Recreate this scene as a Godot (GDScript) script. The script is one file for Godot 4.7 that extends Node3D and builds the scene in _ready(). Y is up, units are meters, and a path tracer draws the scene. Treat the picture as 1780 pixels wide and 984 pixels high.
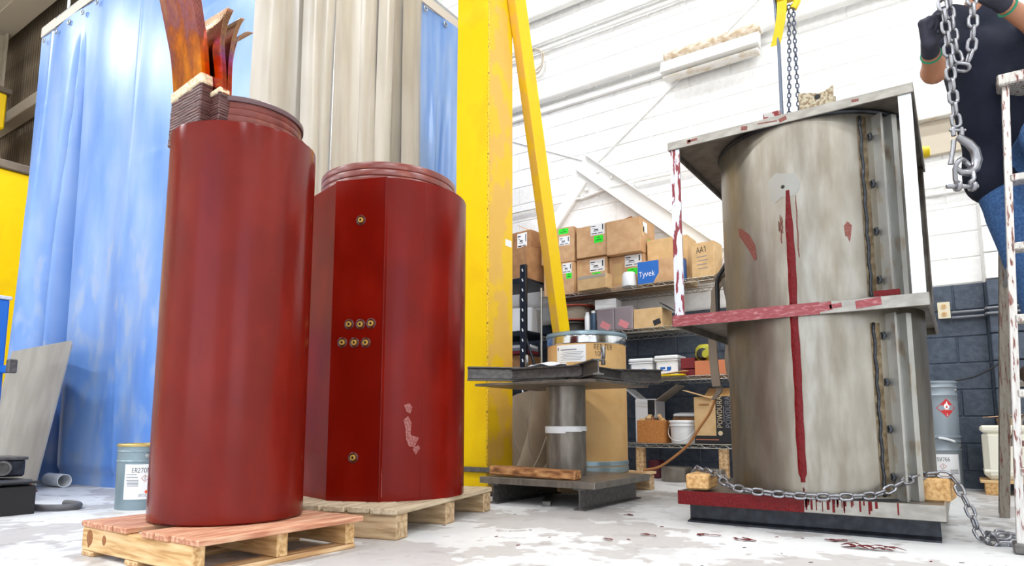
extends Node3D
# Workshop with two red coils on pallets, a steel tank in a square frame, shelving along a block wall.
# Axes: x runs along the back wall (u), y is up, -z runs into the back wall (v).

class MB:
	var V := PackedVector3Array()
	var N := PackedVector3Array()
	var T := PackedVector2Array()
	func tri(a: Vector3, b: Vector3, c: Vector3, na: Vector3, nb: Vector3, nc: Vector3, ua := Vector2.ZERO, ub := Vector2.ZERO, uc := Vector2.ZERO) -> void:
		if (b - a).cross(c - a).dot(na + nb + nc) > 0.0:
			V.append_array([a, c, b]); N.append_array([na, nc, nb]); T.append_array([ua, uc, ub])
		else:
			V.append_array([a, b, c]); N.append_array([na, nb, nc]); T.append_array([ua, ub, uc])
	func flat(a: Vector3, b: Vector3, c: Vector3, out: Vector3) -> void:
		var n := (b - a).cross(c - a).normalized()
		if n.dot(out) < 0.0: n = -n
		tri(a, b, c, n, n, n)
	func quad(a: Vector3, b: Vector3, c: Vector3, d: Vector3, out: Vector3) -> void:
		var n := (c - a).cross(d - b).normalized()
		if n.dot(out) < 0.0: n = -n
		tri(a, b, c, n, n, n, Vector2(0, 1), Vector2(1, 1), Vector2(1, 0))
		tri(a, c, d, n, n, n, Vector2(0, 1), Vector2(1, 0), Vector2(0, 0))
	func edge(a: Vector3, b: Vector3, c: Vector3, d: Vector3, out: Vector3, t0: Vector2, t1: Vector2) -> void:
		var n := (c - a).cross(d - b).normalized()
		if n.dot(out) < 0.0: n = -n
		tri(a, b, c, n, n, n, t0, t1, t1)
		tri(a, c, d, n, n, n, t0, t1, t0)
	# chamfered box: s is the full size
	func box(c: Vector3, s: Vector3, bev := 0.004, B := Basis()) -> MB:
		var h := s * 0.5
		var e := minf(bev, minf(h.x, minf(h.y, h.z)) * 0.6)
		for ax in 3:
			var i := (ax + 1) % 3
			var j := (ax + 2) % 3
			for sg in [-1.0, 1.0]:
				var p := []
				for q in [[-1, -1], [1, -1], [1, 1], [-1, 1]]:
					var v := Vector3.ZERO
					v[ax] = sg * h[ax]; v[i] = q[0] * (h[i] - e); v[j] = q[1] * (h[j] - e)
					p.append(c + B * v)
				var n := Vector3.ZERO
				n[ax] = sg
				quad(p[0], p[1], p[2], p[3], B * n)
		if e <= 0.0: return self
		for ax in 3:
			var i := (ax + 1) % 3
			var j := (ax + 2) % 3
			for si in [-1.0, 1.0]:
				for sj in [-1.0, 1.0]:
					var p := []
					for k in [[-1.0, 0], [1.0, 0], [1.0, 1], [-1.0, 1]]:
						var v := Vector3.ZERO
						v[ax] = k[0] * (h[ax] - e)
						v[i] = si * (h[i] - (e if k[1] else 0.0)); v[j] = sj * (h[j] - (0.0 if k[1] else e))
						p.append(c + B * v)
					var n := Vector3.ZERO
					n[i] = si; n[j] = sj
					quad(p[0], p[1], p[2], p[3], B * n)
		for sx in [-1.0, 1.0]:
			for sy in [-1.0, 1.0]:
				for sz in [-1.0, 1.0]:
					var sg := Vector3(sx, sy, sz)
					var o := sg * h
					flat(c + B * (o - Vector3(0, sy * e, sz * e)), c + B * (o - Vector3(sx * e, 0, sz * e)), c + B * (o - Vector3(sx * e, sy * e, 0)), B * sg)
		return self
	func span(a: Vector3, b: Vector3, bev := 0.004) -> MB:
		return box((a + b) * 0.5, (b - a).abs(), bev)
	# lathe: profile of (radius, height) from bottom to top on the outside; smooth flags by angle
	func lathe(prof: Array, n := 48, o := Vector3.ZERO, B := Basis(), a0 := 0.0, a1 := TAU, wob = null) -> MB:
		var sn := []
		for k in prof.size() - 1:
			var d: Vector2 = prof[k + 1] - prof[k]
			sn.append(Vector2(d.y, -d.x).normalized())
		var run := 0.0
		for k in prof.size() - 1:
			var p0: Vector2 = prof[k]
			var p1: Vector2 = prof[k + 1]
			if p0.is_equal_approx(p1): continue
			var n0: Vector2 = sn[k]
			var n1: Vector2 = sn[k]
			if k > 0 and sn[k - 1].dot(sn[k]) > 0.75: n0 = (sn[k - 1] + sn[k]).normalized()
			if k < sn.size() - 1 and sn[k + 1].dot(sn[k]) > 0.75: n1 = (sn[k + 1] + sn[k]).normalized()
			var nx := run + p0.distance_to(p1)
			for i in n:
				var f0 := float(i) / n
				var f1 := float(i + 1) / n
				var t0 := lerpf(a0, a1, f0)
				var t1 := lerpf(a0, a1, f1)
				var c0 := Vector3(cos(t0), 0, sin(t0))
				var c1 := Vector3(cos(t1), 0, sin(t1))
				var w00 := 0.0; var w01 := 0.0; var w10 := 0.0; var w11 := 0.0
				if wob != null:
					w00 = wob.call(t0, p0.y); w10 = wob.call(t1, p0.y); w01 = wob.call(t0, p1.y); w11 = wob.call(t1, p1.y)
				var a := o + B * (c0 * (p0.x + w00) + Vector3(0, p0.y, 0))
				var b := o + B * (c1 * (p0.x + w10) + Vector3(0, p0.y, 0))
				var c := o + B * (c1 * (p1.x + w11) + Vector3(0, p1.y, 0))
				var d := o + B * (c0 * (p1.x + w01) + Vector3(0, p1.y, 0))
				var na := B * (c0 * n0.x + Vector3(0, n0.y, 0))
				var nb := B * (c1 * n0.x + Vector3(0, n0.y, 0))
				var nc := B * (c1 * n1.x + Vector3(0, n1.y, 0))
				var nd := B * (c0 * n1.x + Vector3(0, n1.y, 0))
				if p0.x > 1e-6: tri(a, b, c, na, nb, nc, Vector2(f0, run), Vector2(f1, run), Vector2(f1, nx))
				if p1.x > 1e-6: tri(a, c, d, na, nc, nd, Vector2(f0, run), Vector2(f1, nx), Vector2(f0, nx))
			run = nx
		return self
	func rod(a: Vector3, b: Vector3, r: float, n := 16, r2 := -1.0) -> MB:
		var d := b - a
		var y := d.normalized()
		var x := y.cross(Vector3(0.31, 0.2, 0.93)).normalized()
		var e := minf(0.003, r * 0.25)
		if r2 < 0.0: r2 = r
		return lathe([Vector2(0, 0), Vector2(r - e, 0), Vector2(r, e), Vector2(r2, d.length() - e), Vector2(r2 - e, d.length()), Vector2(0, d.length())], n, a, Basis(x, y, x.cross(y)))
	func tube(path: Array, rad, n := 10, closed := false, squash := 1.0) -> MB:
		var m := path.size()
		var fr := []
		var prev := Vector3.ZERO
		for k in m:
			var t: Vector3
			if closed: t = (path[(k + 1) % m] - path[(k + m - 1) % m]).normalized()
			else: t = (path[mini(k + 1, m - 1)] - path[maxi(k - 1, 0)]).normalized()
			if k == 0:
				prev = t.cross(Vector3(0.17, 0.23, 0.96)).normalized()
			prev = (prev - t * prev.dot(t)).normalized()
			fr.append([prev, t.cross(prev)])
		var cnt := m if closed else m - 1
		for k in cnt:
			var k2 := (k + 1) % m
			for i in n:
				var t0 := TAU * i / n
				var t1 := TAU * (i + 1) / n
				var q := []
				for z in [[k, t0], [k, t1], [k2, t1], [k2, t0]]:
					var f: Array = fr[z[0]]
					var nn: Vector3 = f[0] * cos(z[1]) + f[1] * sin(z[1]) * squash
					q.append([path[z[0]] + nn * (float(rad[z[0]]) if rad is Array else float(rad)), nn.normalized()])
				tri(q[0][0], q[1][0], q[2][0], q[0][1], q[1][1], q[2][1], Vector2(float(i) / n, k), Vector2(float(i + 1) / n, k), Vector2(float(i + 1) / n, k + 1))
				tri(q[0][0], q[2][0], q[3][0], q[0][1], q[2][1], q[3][1], Vector2(float(i) / n, k), Vector2(float(i + 1) / n, k + 1), Vector2(float(i) / n, k + 1))
		if not closed:
			for e in [0, m - 1]:
				var out: Vector3 = (path[0] - path[1]) if e == 0 else (path[m - 1] - path[m - 2])
				var r: float = float(rad[e]) if rad is Array else float(rad)
				for i in n:
					var f: Array = fr[e]
					flat(path[e], path[e] + (f[0] * cos(TAU * i / n) + f[1] * sin(TAU * i / n) * squash) * r, path[e] + (f[0] * cos(TAU * (i + 1) / n) + f[1] * sin(TAU * (i + 1) / n) * squash) * r, out)
		return self
	# polygon in the xy plane of X pushed along +z by depth
	func prism(poly: PackedVector2Array, depth: float, X := Transform3D()) -> MB:
		var ix := Geometry2D.triangulate_polygon(poly)
		for k in range(0, ix.size(), 3):
			for z in [0.0, depth]:
				var p := []
				for j in 3: p.append(X * Vector3(poly[ix[k + j]].x, poly[ix[k + j]].y, z))
				flat(p[0], p[1], p[2], X.basis.z * (1.0 if z > 0.0 else -1.0) * signf(depth))
		var cw := Geometry2D.is_polygon_clockwise(poly)
		for k in poly.size():
			var a := poly[k]
			var b := poly[(k + 1) % poly.size()]
			var d := b - a
			var o := Vector2(d.y, -d.x) * (-1.0 if cw else 1.0)
			quad(X * Vector3(a.x, a.y, 0), X * Vector3(b.x, b.y, 0), X * Vector3(b.x, b.y, depth), X * Vector3(a.x, a.y, depth), X.basis * Vector3(o.x, o.y, 0))
		return self
	# sheet with thickness from a function (s, t in 0..1) -> Vector3
	func sheet(fn: Callable, ns: int, nt: int, thick := 0.002) -> MB:
		var P := []
		for i in ns + 1:
			var row := []
			for j in nt + 1: row.append(fn.call(float(i) / ns, float(j) / nt))
			P.append(row)
		var M := []
		for i in ns + 1:
			var row := []
			for j in nt + 1:
				var du: Vector3 = P[mini(i + 1, ns)][j] - P[maxi(i - 1, 0)][j]
				var dv: Vector3 = P[i][mini(j + 1, nt)] - P[i][maxi(j - 1, 0)]
				row.append(du.cross(dv).normalized())
			M.append(row)
		for side in [0.0, 1.0]:
			var sg: float = 1.0 if side == 0.0 else -1.0
			for i in ns:
				for j in nt:
					var q := []
					for z in [[i, j], [i + 1, j], [i + 1, j + 1], [i, j + 1]]:
						q.append([P[z[0]][z[1]] - M[z[0]][z[1]] * thick * side, M[z[0]][z[1]] * sg, Vector2(float(z[0]) / ns, float(z[1]) / nt)])
					tri(q[0][0], q[1][0], q[2][0], q[0][1], q[1][1], q[2][1], q[0][2], q[1][2], q[2][2])
					tri(q[0][0], q[2][0], q[3][0], q[0][1], q[2][1], q[3][1], q[0][2], q[2][2], q[3][2])
		for i in ns:
			for j in [0, nt]:
				edge(P[i][j], P[i + 1][j], P[i + 1][j] - M[i + 1][j] * thick, P[i][j] - M[i][j] * thick, P[i][j] - P[i][nt - j], Vector2(float(i) / ns, float(j) / nt), Vector2(float(i + 1) / ns, float(j) / nt))
		for j in nt:
			for i in [0, ns]:
				edge(P[i][j], P[i][j + 1], P[i][j + 1] - M[i][j + 1] * thick, P[i][j] - M[i][j] * thick, P[i][j] - P[ns - i][j], Vector2(float(i) / ns, float(j) / nt), Vector2(float(i) / ns, float(j + 1) / nt))
		return self
	func mesh() -> ArrayMesh:
		var a := []
		a.resize(Mesh.ARRAY_MAX)
		a[Mesh.ARRAY_VERTEX] = V; a[Mesh.ARRAY_NORMAL] = N; a[Mesh.ARRAY_TEX_UV] = T
		var m := ArrayMesh.new()
		m.add_surface_from_arrays(Mesh.PRIMITIVE_TRIANGLES, a)
		return m

var M := {}
var taken := {}
var rng := RandomNumberGenerator.new()

func W(u: float, h: float, v: float) -> Vector3:
	return Vector3(u, h, -v)

func numbered(called: String) -> String:
	var k: int = taken.get(called, 0)
	taken[called] = k + 1
	return called if k == 0 else "%s_%03d" % [called, k]

func thing(called: String, label: String, category: String, at := Vector3.ZERO, turn := 0.0, group := "") -> Node3D:
	var o := Node3D.new()
	o.name = numbered(called)
	add_child(o)
	o.position = at
	o.rotation.y = turn
	o.set_meta("label", label)
	o.set_meta("category", category)
	if group: o.set_meta("group", group)
	return o

func part(parent: Node, called: String, b, m: Material, label := "") -> MeshInstance3D:
	var o := MeshInstance3D.new()
	o.name = called
	o.mesh = b.mesh() if b is MB else b
	o.material_override = null
	for k in o.mesh.get_surface_count(): o.set_surface_override_material(k, m)
	if label: o.set_meta("label", label)
	parent.add_child(o, true)
	return o

func solo(called: String, b, m: Material, label: String, category: String, at := Vector3.ZERO, turn := 0.0, group := "") -> MeshInstance3D:
	var o := part(self, numbered(called), b, m)
	o.position = at
	o.rotation.y = turn
	o.set_meta("label", label)
	o.set_meta("category", category)
	if group: o.set_meta("group", group)
	return o

func struct(called: String, b, m: Material, parent: Node = self) -> MeshInstance3D:
	var o := part(parent, called, b, m)
	if parent == self: o.set_meta("kind", "structure")
	return o

func struct_root(called: String) -> Node3D:
	var o := Node3D.new()
	o.name = called
	add_child(o)
	o.set_meta("kind", "structure")
	return o

func srgb(r: float, g: float, b: float) -> Color:
	return Color(r / 255.0, g / 255.0, b / 255.0)

func noise_tex(seed_: int, freq: float, stops: Array, type := FastNoiseLite.TYPE_SIMPLEX_SMOOTH, oct := 4, size := 512) -> NoiseTexture2D:
	var n := FastNoiseLite.new()
	n.seed = seed_
	n.noise_type = type
	n.frequency = freq
	n.fractal_octaves = oct
	var g := Gradient.new()
	var off := PackedFloat32Array()
	var col := PackedColorArray()
	for s in stops:
		off.append(s[0]); col.append(s[1])
	g.offsets = off
	g.colors = col
	var t := NoiseTexture2D.new()
	t.width = size
	t.height = size
	t.seamless = true
	t.noise = n
	t.color_ramp = g
	return t

func mat(called: String, color: Color, rough := 0.6, metal := 0.0) -> StandardMaterial3D:
	var m := StandardMaterial3D.new()
	m.resource_name = called
	m.albedo_color = color
	m.roughness = rough
	m.metallic = metal
	M[called] = m
	return m

# a material of two or three tones by noise, triplanar in the object's own axes
func tone(called: String, cols: Array, freq: float, scale: Vector3, rough := 0.6, metal := 0.0, bump := 0.0, seed_ := 1, type := FastNoiseLite.TYPE_SIMPLEX_SMOOTH) -> StandardMaterial3D:
	var m := mat(called, Color.WHITE, rough, metal)
	var stops := []
	for k in cols.size():
		if cols[k] is Array: stops.append(cols[k])
		else: stops.append([0.25 + 0.5 * k / maxf(1.0, cols.size() - 1), cols[k]])
	m.albedo_texture = noise_tex(seed_, freq, stops, type)
	m.uv1_triplanar = true
	m.uv1_scale = scale
	if bump > 0.0:
		m.heightmap_enabled = true
		m.heightmap_scale = bump
		m.heightmap_texture = noise_tex(seed_ + 7, freq, [[0.2, Color.BLACK], [0.8, Color.WHITE]], type)
	return m

func text_mesh(s: String, height: float, depth := 0.0006, font := "Droid Sans", weight := 400) -> TextMesh:
	var f := SystemFont.new()
	f.font_names = PackedStringArray([font])
	f.font_weight = weight
	var t := TextMesh.new()
	t.font = f
	t.font_size = 32
	t.pixel_size = height / 23.0
	t.depth = depth
	t.text = s
	t.curve_step = 2.0
	return t

# flat lettering: centre at p, reading direction along x of the basis
func letters(parent: Node, s: String, height: float, p: Vector3, B: Basis, m: Material, width := 1.0, font := "Droid Sans") -> MeshInstance3D:
	var o := part(parent, "lettering", text_mesh(s, height, 0.0008, font), m)
	o.transform = Transform3D(B * Basis.from_scale(Vector3(width, 1, 1)), p)
	return o

# lettering wrapped round an upright cylinder of radius R about the parent's axis; ang measured like atan2(z, x)
func round_letters(parent: Node, s: String, height: float, R: float, ang: float, y: float, m: Material, width := 1.0) -> void:
	var t := text_mesh(s, height, 0.0008)
	var a := t.get_mesh_arrays()
	var vs: PackedVector3Array = a[Mesh.ARRAY_VERTEX]
	var ns: PackedVector3Array = a[Mesh.ARRAY_NORMAL]
	for k in vs.size():
		var p := vs[k]
		var th := ang - p.x * width / R
		vs[k] = Vector3(cos(th) * (R + p.z), y + p.y, sin(th) * (R + p.z))
		ns[k] = Vector3(cos(th) * ns[k].z + sin(th) * ns[k].x, ns[k].y, sin(th) * ns[k].z - cos(th) * ns[k].x)
	var b := []
	b.resize(Mesh.ARRAY_MAX)
	b[Mesh.ARRAY_VERTEX] = vs; b[Mesh.ARRAY_NORMAL] = ns; b[Mesh.ARRAY_INDEX] = a[Mesh.ARRAY_INDEX]
	var am := ArrayMesh.new()
	am.add_surface_from_arrays(Mesh.PRIMITIVE_TRIANGLES, b)
	part(parent, "lettering", am, m)

# a patch lying on a cylinder
func wrapped(R: float, a0: float, a1: float, y0: float, y1: float, thick := 0.0008) -> MB:
	return MB.new().lathe([Vector2(R, y0), Vector2(R + thick, y0), Vector2(R + thick, y1), Vector2(R, y1)], 16, Vector3.ZERO, Basis(), a0, a1)

func link_mesh(length: float, width: float, r: float, seg := 9, n := 8) -> ArrayMesh:
	var p := []
	var hl := length * 0.5 - width * 0.5
	for k in seg + 1:
		var t := PI * k / seg
		p.append(Vector3(hl + cos(t - PI / 2) * (width * 0.5 - r), sin(t - PI / 2) * (width * 0.5 - r), 0))
	for k in seg + 1:
		var t := PI * k / seg
		p.append(Vector3(-hl + cos(t + PI / 2) * (width * 0.5 - r), sin(t + PI / 2) * (width * 0.5 - r), 0))
	return MB.new().tube(p, r, n, true).mesh()

func run_chain(parent: Node, pts: Array, lm: Mesh, pitch: float, m: Material, jitter := 0.12) -> void:
	var c := Curve3D.new()
	c.bake_interval = 0.01
	for k in pts.size():
		var a: Vector3 = pts[maxi(k - 1, 0)]
		var b: Vector3 = pts[mini(k + 1, pts.size() - 1)]
		var t := (b - a) / 6.0
		c.add_point(pts[k], -t, t)
	var L := c.get_baked_length()
	var n := int(L / pitch)
	for k in n:
		var p := c.sample_baked((k + 0.5) * pitch, true)
		var d := (c.sample_baked((k + 1) * pitch, true) - c.sample_baked(k * pitch, true)).normalized()
		var s := d.cross(Vector3(0.2, 1, 0.13) if absf(d.y) < 0.8 else Vector3(0.9, 0.1, 0.4)).normalized()
		var B := Basis(d, s, d.cross(s))
		B = B * Basis(Vector3.RIGHT, PI / 4 + (k % 2) * PI / 2 + rng.randf_range(-jitter, jitter))
		var o := part(parent, "link", lm, m)
		o.transform = Transform3D(B, p)

# ------------------------------------------------------------------ scene
func _ready() -> void:
	rng.seed = 7
	# camera
	var cam := Camera3D.new()
	cam.name = "camera"
	cam.projection = Camera3D.PROJECTION_FRUSTUM
	cam.near = 0.05
	cam.far = 80.0
	cam.size = 984.0 / 1141.6 * 0.05
	cam.frustum_offset = Vector2(0, 107.0 / 1141.6 * 0.05)
	cam.position = Vector3(0, 0.48, 0)
	cam.rotation = Vector3(atan(139.0 / 1141.6), deg_to_rad(34.3), 0)
	add_child(cam)
	cam.current = true
	# surroundings: daylight beyond the open loading door behind the viewer
	var env := Environment.new()
	env.background_mode = Environment.BG_SKY
	var sky := Sky.new()
	var sm := ProceduralSkyMaterial.new()
	sm.sky_top_color = srgb(150, 180, 215)
	sm.sky_horizon_color = srgb(225, 230, 235)
	sm.ground_bottom_color = srgb(120, 118, 112)
	sm.ground_horizon_color = srgb(200, 198, 192)
	sm.energy_multiplier = 3.4
	sky.sky_material = sm
	env.sky = sky
	env.tonemap_mode = Environment.TONE_MAPPER_LINEAR
	env.tonemap_exposure = 1.1
	env.sdfgi_enabled = true
	env.ssao_enabled = true
	env.ssil_enabled = true
	var we := WorldEnvironment.new()
	we.name = "surroundings"
	we.environment = env
	add_child(we)
	make_materials()
	ceiling_lamps()
	room()
	wall_fittings()
	booth()
	yellow_column()
	red_coil()
	red_coil_with_terminals()
	tank()
	pedestal()
	drum()
	shelving()
	left_side()
	right_side()
	ladder()
	worker()
	held_chain()
	hoist()
	floor_debris()

# ------------------------------------------------------------------ materials
func make_materials() -> void:
	var m: StandardMaterial3D
	m = tone("white_block", [srgb(240, 239, 236), srgb(247, 246, 244)], 0.02, Vector3(1.5, 1.5, 1.5), 0.55, 0.0, 0.03, 3)
	m.uv1_world_triplanar = true
	m = tone("grey_block", [srgb(62, 71, 85), srgb(76, 86, 100)], 0.02, Vector3(1.5, 1.5, 1.5), 0.42, 0.0, 0.15, 4)
	m.uv1_world_triplanar = true
	mat("white_paint", srgb(243, 242, 238), 0.5)
	tone("dirty_white", [[0.2, srgb(214, 198, 174)], [0.45, srgb(230, 224, 214)], [0.8, srgb(238, 235, 230)]], 0.006, Vector3(2, 2, 2), 0.55, 0.0, 0.0, 12)
	tone("stained", [[0.25, srgb(176, 150, 118)], [0.55, srgb(214, 198, 176)], [0.8, srgb(228, 220, 208)]], 0.008, Vector3(2, 4, 4), 0.55, 0.0, 0.0, 13)
	tone("metal_cladding", [srgb(120, 104, 86), srgb(150, 134, 112)], 0.01, Vector3(0.6, 0.3, 0.6), 0.7, 0.0, 0.0, 5)
	tone("roof_steel", [srgb(105, 92, 80), srgb(128, 114, 98)], 0.01, Vector3(0.5, 0.5, 0.5), 0.75, 0.0, 0.0, 6)
	mat("cream_steel", srgb(196, 184, 164), 0.6)
	# yellow enamel with chips
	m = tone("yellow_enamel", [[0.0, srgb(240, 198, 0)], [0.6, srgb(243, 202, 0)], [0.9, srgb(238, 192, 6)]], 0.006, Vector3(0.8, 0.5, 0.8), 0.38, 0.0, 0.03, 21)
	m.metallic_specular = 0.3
	tone("yellow_shaded", [[0.0, srgb(226, 176, 72)], [0.5, srgb(230, 181, 74)], [0.58, srgb(236, 190, 20)], [0.8, srgb(236, 190, 4)]], 0.008, Vector3(0.7, 0.45, 0.7), 0.42, 0.0, 0.03, 25)  # same yellow with the shading of the column's side put into the colour
	tone("chipped_edge", [[0.0, srgb(70, 50, 18)], [0.3, srgb(120, 88, 14)], [0.36, srgb(240, 190, 20)], [1.0, srgb(250, 208, 20)]], 0.05, Vector3(3, 1.6, 3), 0.5, 0.0, 0.05, 22)
	# red coil resin
	m = tone("red_resin", [[0.25, srgb(101, 16, 7)], [0.5, srgb(109, 19, 8)], [0.75, srgb(116, 24, 12)]], 0.008, Vector3(1.2, 0.5, 1.2), 0.2, 0.0, 0.02, 31)
	m.metallic_specular = 0.36
	m = tone("red_resin_glossy", [[0.25, srgb(102, 12, 4)], [0.5, srgb(112, 15, 5)], [0.75, srgb(120, 20, 9)]], 0.008, Vector3(1.0, 0.4, 1.0), 0.22, 0.0, 0.02, 33)
	m.metallic_specular = 0.3
	tone("resin_collar", [[0.2, srgb(104, 42, 34)], [0.6, srgb(120, 52, 42)], [0.85, srgb(142, 78, 60)]], 0.012, Vector3(1.5, 1.0, 1.5), 0.32, 0.0, 0.04, 35)
	tone("resin_wrap", [srgb(70, 40, 38), srgb(104, 66, 60)], 0.02, Vector3(1, 9, 1), 0.45, 0.0, 0.2, 36)
	tone("chalk", [[0.3, srgb(120, 44, 38)], [0.55, srgb(142, 76, 70)], [0.8, srgb(176, 128, 122)]], 0.05, Vector3(4, 3, 4), 0.5, 0.0, 0.0, 38)
	mat("lid_maroon", srgb(96, 70, 72), 0.4)
	mat("resin_dark", srgb(74, 14, 10), 0.35)
	tone("cream_tape", [srgb(200, 176, 140), srgb(236, 220, 188)], 0.03, Vector3(3, 3, 3), 0.7, 0.0, 0.1, 37)
	mat("brass", srgb(226, 182, 92), 0.35, 0.55)
	mat("black_hole", srgb(14, 12, 12), 0.6)
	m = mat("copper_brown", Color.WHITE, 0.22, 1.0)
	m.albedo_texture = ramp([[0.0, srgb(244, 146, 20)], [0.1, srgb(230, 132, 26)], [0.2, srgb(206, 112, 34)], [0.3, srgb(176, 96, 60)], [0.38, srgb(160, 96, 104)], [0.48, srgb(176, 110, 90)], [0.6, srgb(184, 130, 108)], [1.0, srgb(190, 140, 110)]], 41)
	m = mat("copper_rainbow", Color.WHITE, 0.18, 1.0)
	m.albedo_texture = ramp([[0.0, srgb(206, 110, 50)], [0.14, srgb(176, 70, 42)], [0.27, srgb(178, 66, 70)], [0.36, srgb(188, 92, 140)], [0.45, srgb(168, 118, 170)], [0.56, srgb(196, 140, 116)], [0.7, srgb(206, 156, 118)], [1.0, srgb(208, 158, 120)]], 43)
	mat("copper_edge", srgb(210, 110, 70), 0.3, 1.0)
	# booth curtain
	m = mat("blue_vinyl", Color.WHITE, 0.34)
	m.albedo_texture = vinyl_image()
	m.metallic_specular = 0.75
	m.backlight_enabled = true
	m.backlight = srgb(46, 66, 104)
	m = tone("strip_vinyl", [srgb(186, 177, 163), srgb(200, 192, 179)], 0.006, Vector3(3, 0.3, 3), 0.3, 0.0, 0.0, 46)
	m.backlight_enabled = true
	m.backlight = srgb(70, 64, 54)
	mat("hem_band", srgb(206, 196, 184), 0.6)
	mat("zinc", srgb(176, 178, 180), 0.35, 0.9)
	# steels
	tone("tank_steel", [[0.2, srgb(136, 128, 115)], [0.5, srgb(148, 141, 129)], [0.8, srgb(160, 154, 143)]], 0.02, Vector3(1.4, 0.3, 1.4), 0.36, 0.85, 0.02, 51)
	tone("plate_steel", [[0.25, srgb(112, 105, 96)], [0.75, srgb(138, 130, 120)]], 0.012, Vector3(1.2, 1.2, 1.2), 0.45, 0.65, 0.03, 52)
	tone("edge_steel", [[0.2, srgb(146, 141, 132)], [0.8, srgb(166, 161, 152)]], 0.012, Vector3(1.5, 3, 1.5), 0.42, 0.6, 0.03, 53)
	tone("painted_drips", [[0.0, srgb(118, 34, 36)], [0.34, srgb(128, 40, 42)], [0.38, srgb(176, 172, 166)], [1.0, srgb(190, 186, 178)]], 0.012, Vector3(2.5, 1.0, 2.5), 0.42, 0.3, 0.0, 54)
	tone("half_painted", [[0.0, srgb(122, 32, 34)], [0.42, srgb(134, 56, 60)], [0.46, srgb(206, 208, 220)], [1.0, srgb(214, 216, 228)]], 0.012, Vector3(4, 0.9, 4), 0.4, 0.3, 0.0, 55)
	tone("lug_paint", [[0.3, srgb(132, 108, 78)], [0.5, srgb(176, 164, 136)], [0.8, srgb(190, 180, 154)]], 0.02, Vector3(4, 4, 4), 0.5, 0.0, 0.0, 67)
	mat("bright_zinc", srgb(226, 228, 230), 0.3, 0.7)
	tone("burnt_zinc", [[0.0, srgb(84, 58, 34)], [0.26, srgb(150, 128, 98)], [0.36, srgb(176, 174, 168)], [1.0, srgb(196, 197, 194)]], 0.006, Vector3(3, 1.1, 3), 0.36, 0.7, 0.0, 56)
	tone("black_beam", [srgb(38, 40, 46), srgb(58, 60, 66)], 0.015, Vector3(2, 2, 2), 0.42, 0.4, 0.03, 57)
	tone("pedestal_steel", [[0.25, srgb(122, 115, 106)], [0.75, srgb(146, 138, 128)]], 0.012, Vector3(3.0, 0.8, 3.0), 0.36, 0.55, 0.03, 58)
	tone("dark_iron", [srgb(88, 85, 83), srgb(112, 108, 105)], 0.02, Vector3(2.5, 2.5, 2.5), 0.42, 0.55, 0.02, 59)
	mat("weld", srgb(60, 62, 66), 0.3, 0.8)
	tone("scorched", [[0.3, srgb(96, 80, 58)], [0.7, srgb(138, 124, 102)]], 0.02, Vector3(4, 2, 4), 0.4, 0.8, 0.0, 60)
	m = tone("wet_red", [srgb(96, 17, 19), srgb(110, 23, 25)], 0.03, Vector3(6, 3, 6), 0.22, 0.0, 0.12, 61)
	m.metallic_specular = 0.3
	tone("red_rim", [[0.2, srgb(134, 52, 54)], [0.6, srgb(142, 62, 66)], [0.85, srgb(168, 108, 110)]], 0.02, Vector3(2, 6, 2), 0.36, 0.0, 0.05, 65)
	tone("red_smear", [srgb(112, 52, 46), srgb(134, 84, 72)], 0.03, Vector3(6, 4, 6), 0.4, 0.3, 0.0, 62)
	mat("scraped", srgb(150, 147, 140), 0.34, 0.9)
	mat("chain_steel", srgb(150, 150, 154), 0.3, 0.9)
	mat("chain_dark", srgb(92, 98, 112), 0.32, 0.85)
	mat("hook_red", srgb(130, 40, 44), 0.35)
	tone("ladder_metal", [[0.0, srgb(96, 44, 38)], [0.32, srgb(120, 72, 62)], [0.37, srgb(188, 182, 174)], [1.0, srgb(212, 208, 202)]], 0.03, Vector3(4, 0.7, 4), 0.4, 0.4, 0.0, 63)
	tone("ladder_grey", [[0.0, srgb(88, 40, 34)], [0.25, srgb(110, 62, 52)], [0.3, srgb(140, 132, 120)], [1.0, srgb(164, 156, 144)]], 0.02, Vector3(6, 0.5, 6), 0.42, 0.4, 0.0, 64)
	mat("sheet_metal", Color.WHITE, 0.38, 0.35)
	M.sheet_metal.albedo_texture = noise_tex(66, 0.006, [[0.2, srgb(158, 157, 154)], [0.5, srgb(167, 166, 163)], [0.8, srgb(177, 176, 173)]])
	M.sheet_metal.uv1_triplanar = true
	M.sheet_metal.uv1_scale = Vector3(1.2, 0.5, 1.2)
	# woods: grain along x, along z
	tone("pine_x", [[0.2, srgb(186, 140, 86)], [0.5, srgb(216, 176, 122)], [0.8, srgb(230, 196, 146)]], 0.01, Vector3(0.6, 7, 7), 0.65, 0.0, 0.05, 71)
	tone("pine_z", [[0.2, srgb(184, 140, 92)], [0.5, srgb(210, 172, 124)], [0.8, srgb(226, 194, 152)]], 0.01, Vector3(7, 7, 0.6), 0.65, 0.0, 0.05, 72)
	tone("pink_board", [[0.2, srgb(176, 112, 84)], [0.5, srgb(200, 146, 114)], [0.8, srgb(214, 172, 140)]], 0.01, Vector3(7, 7, 0.8), 0.65, 0.0, 0.05, 73)
	tone("grey_timber", [[0.2, srgb(150, 122, 88)], [0.5, srgb(184, 154, 116)], [0.8, srgb(200, 174, 138)]], 0.01, Vector3(0.7, 6, 6), 0.7, 0.0, 0.06, 74)
	tone("grey_board", [[0.2, srgb(160, 140, 112)], [0.5, srgb(186, 166, 136)], [0.8, srgb(206, 188, 160)]], 0.01, Vector3(6, 6, 0.7), 0.7, 0.0, 0.06, 75)
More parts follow.
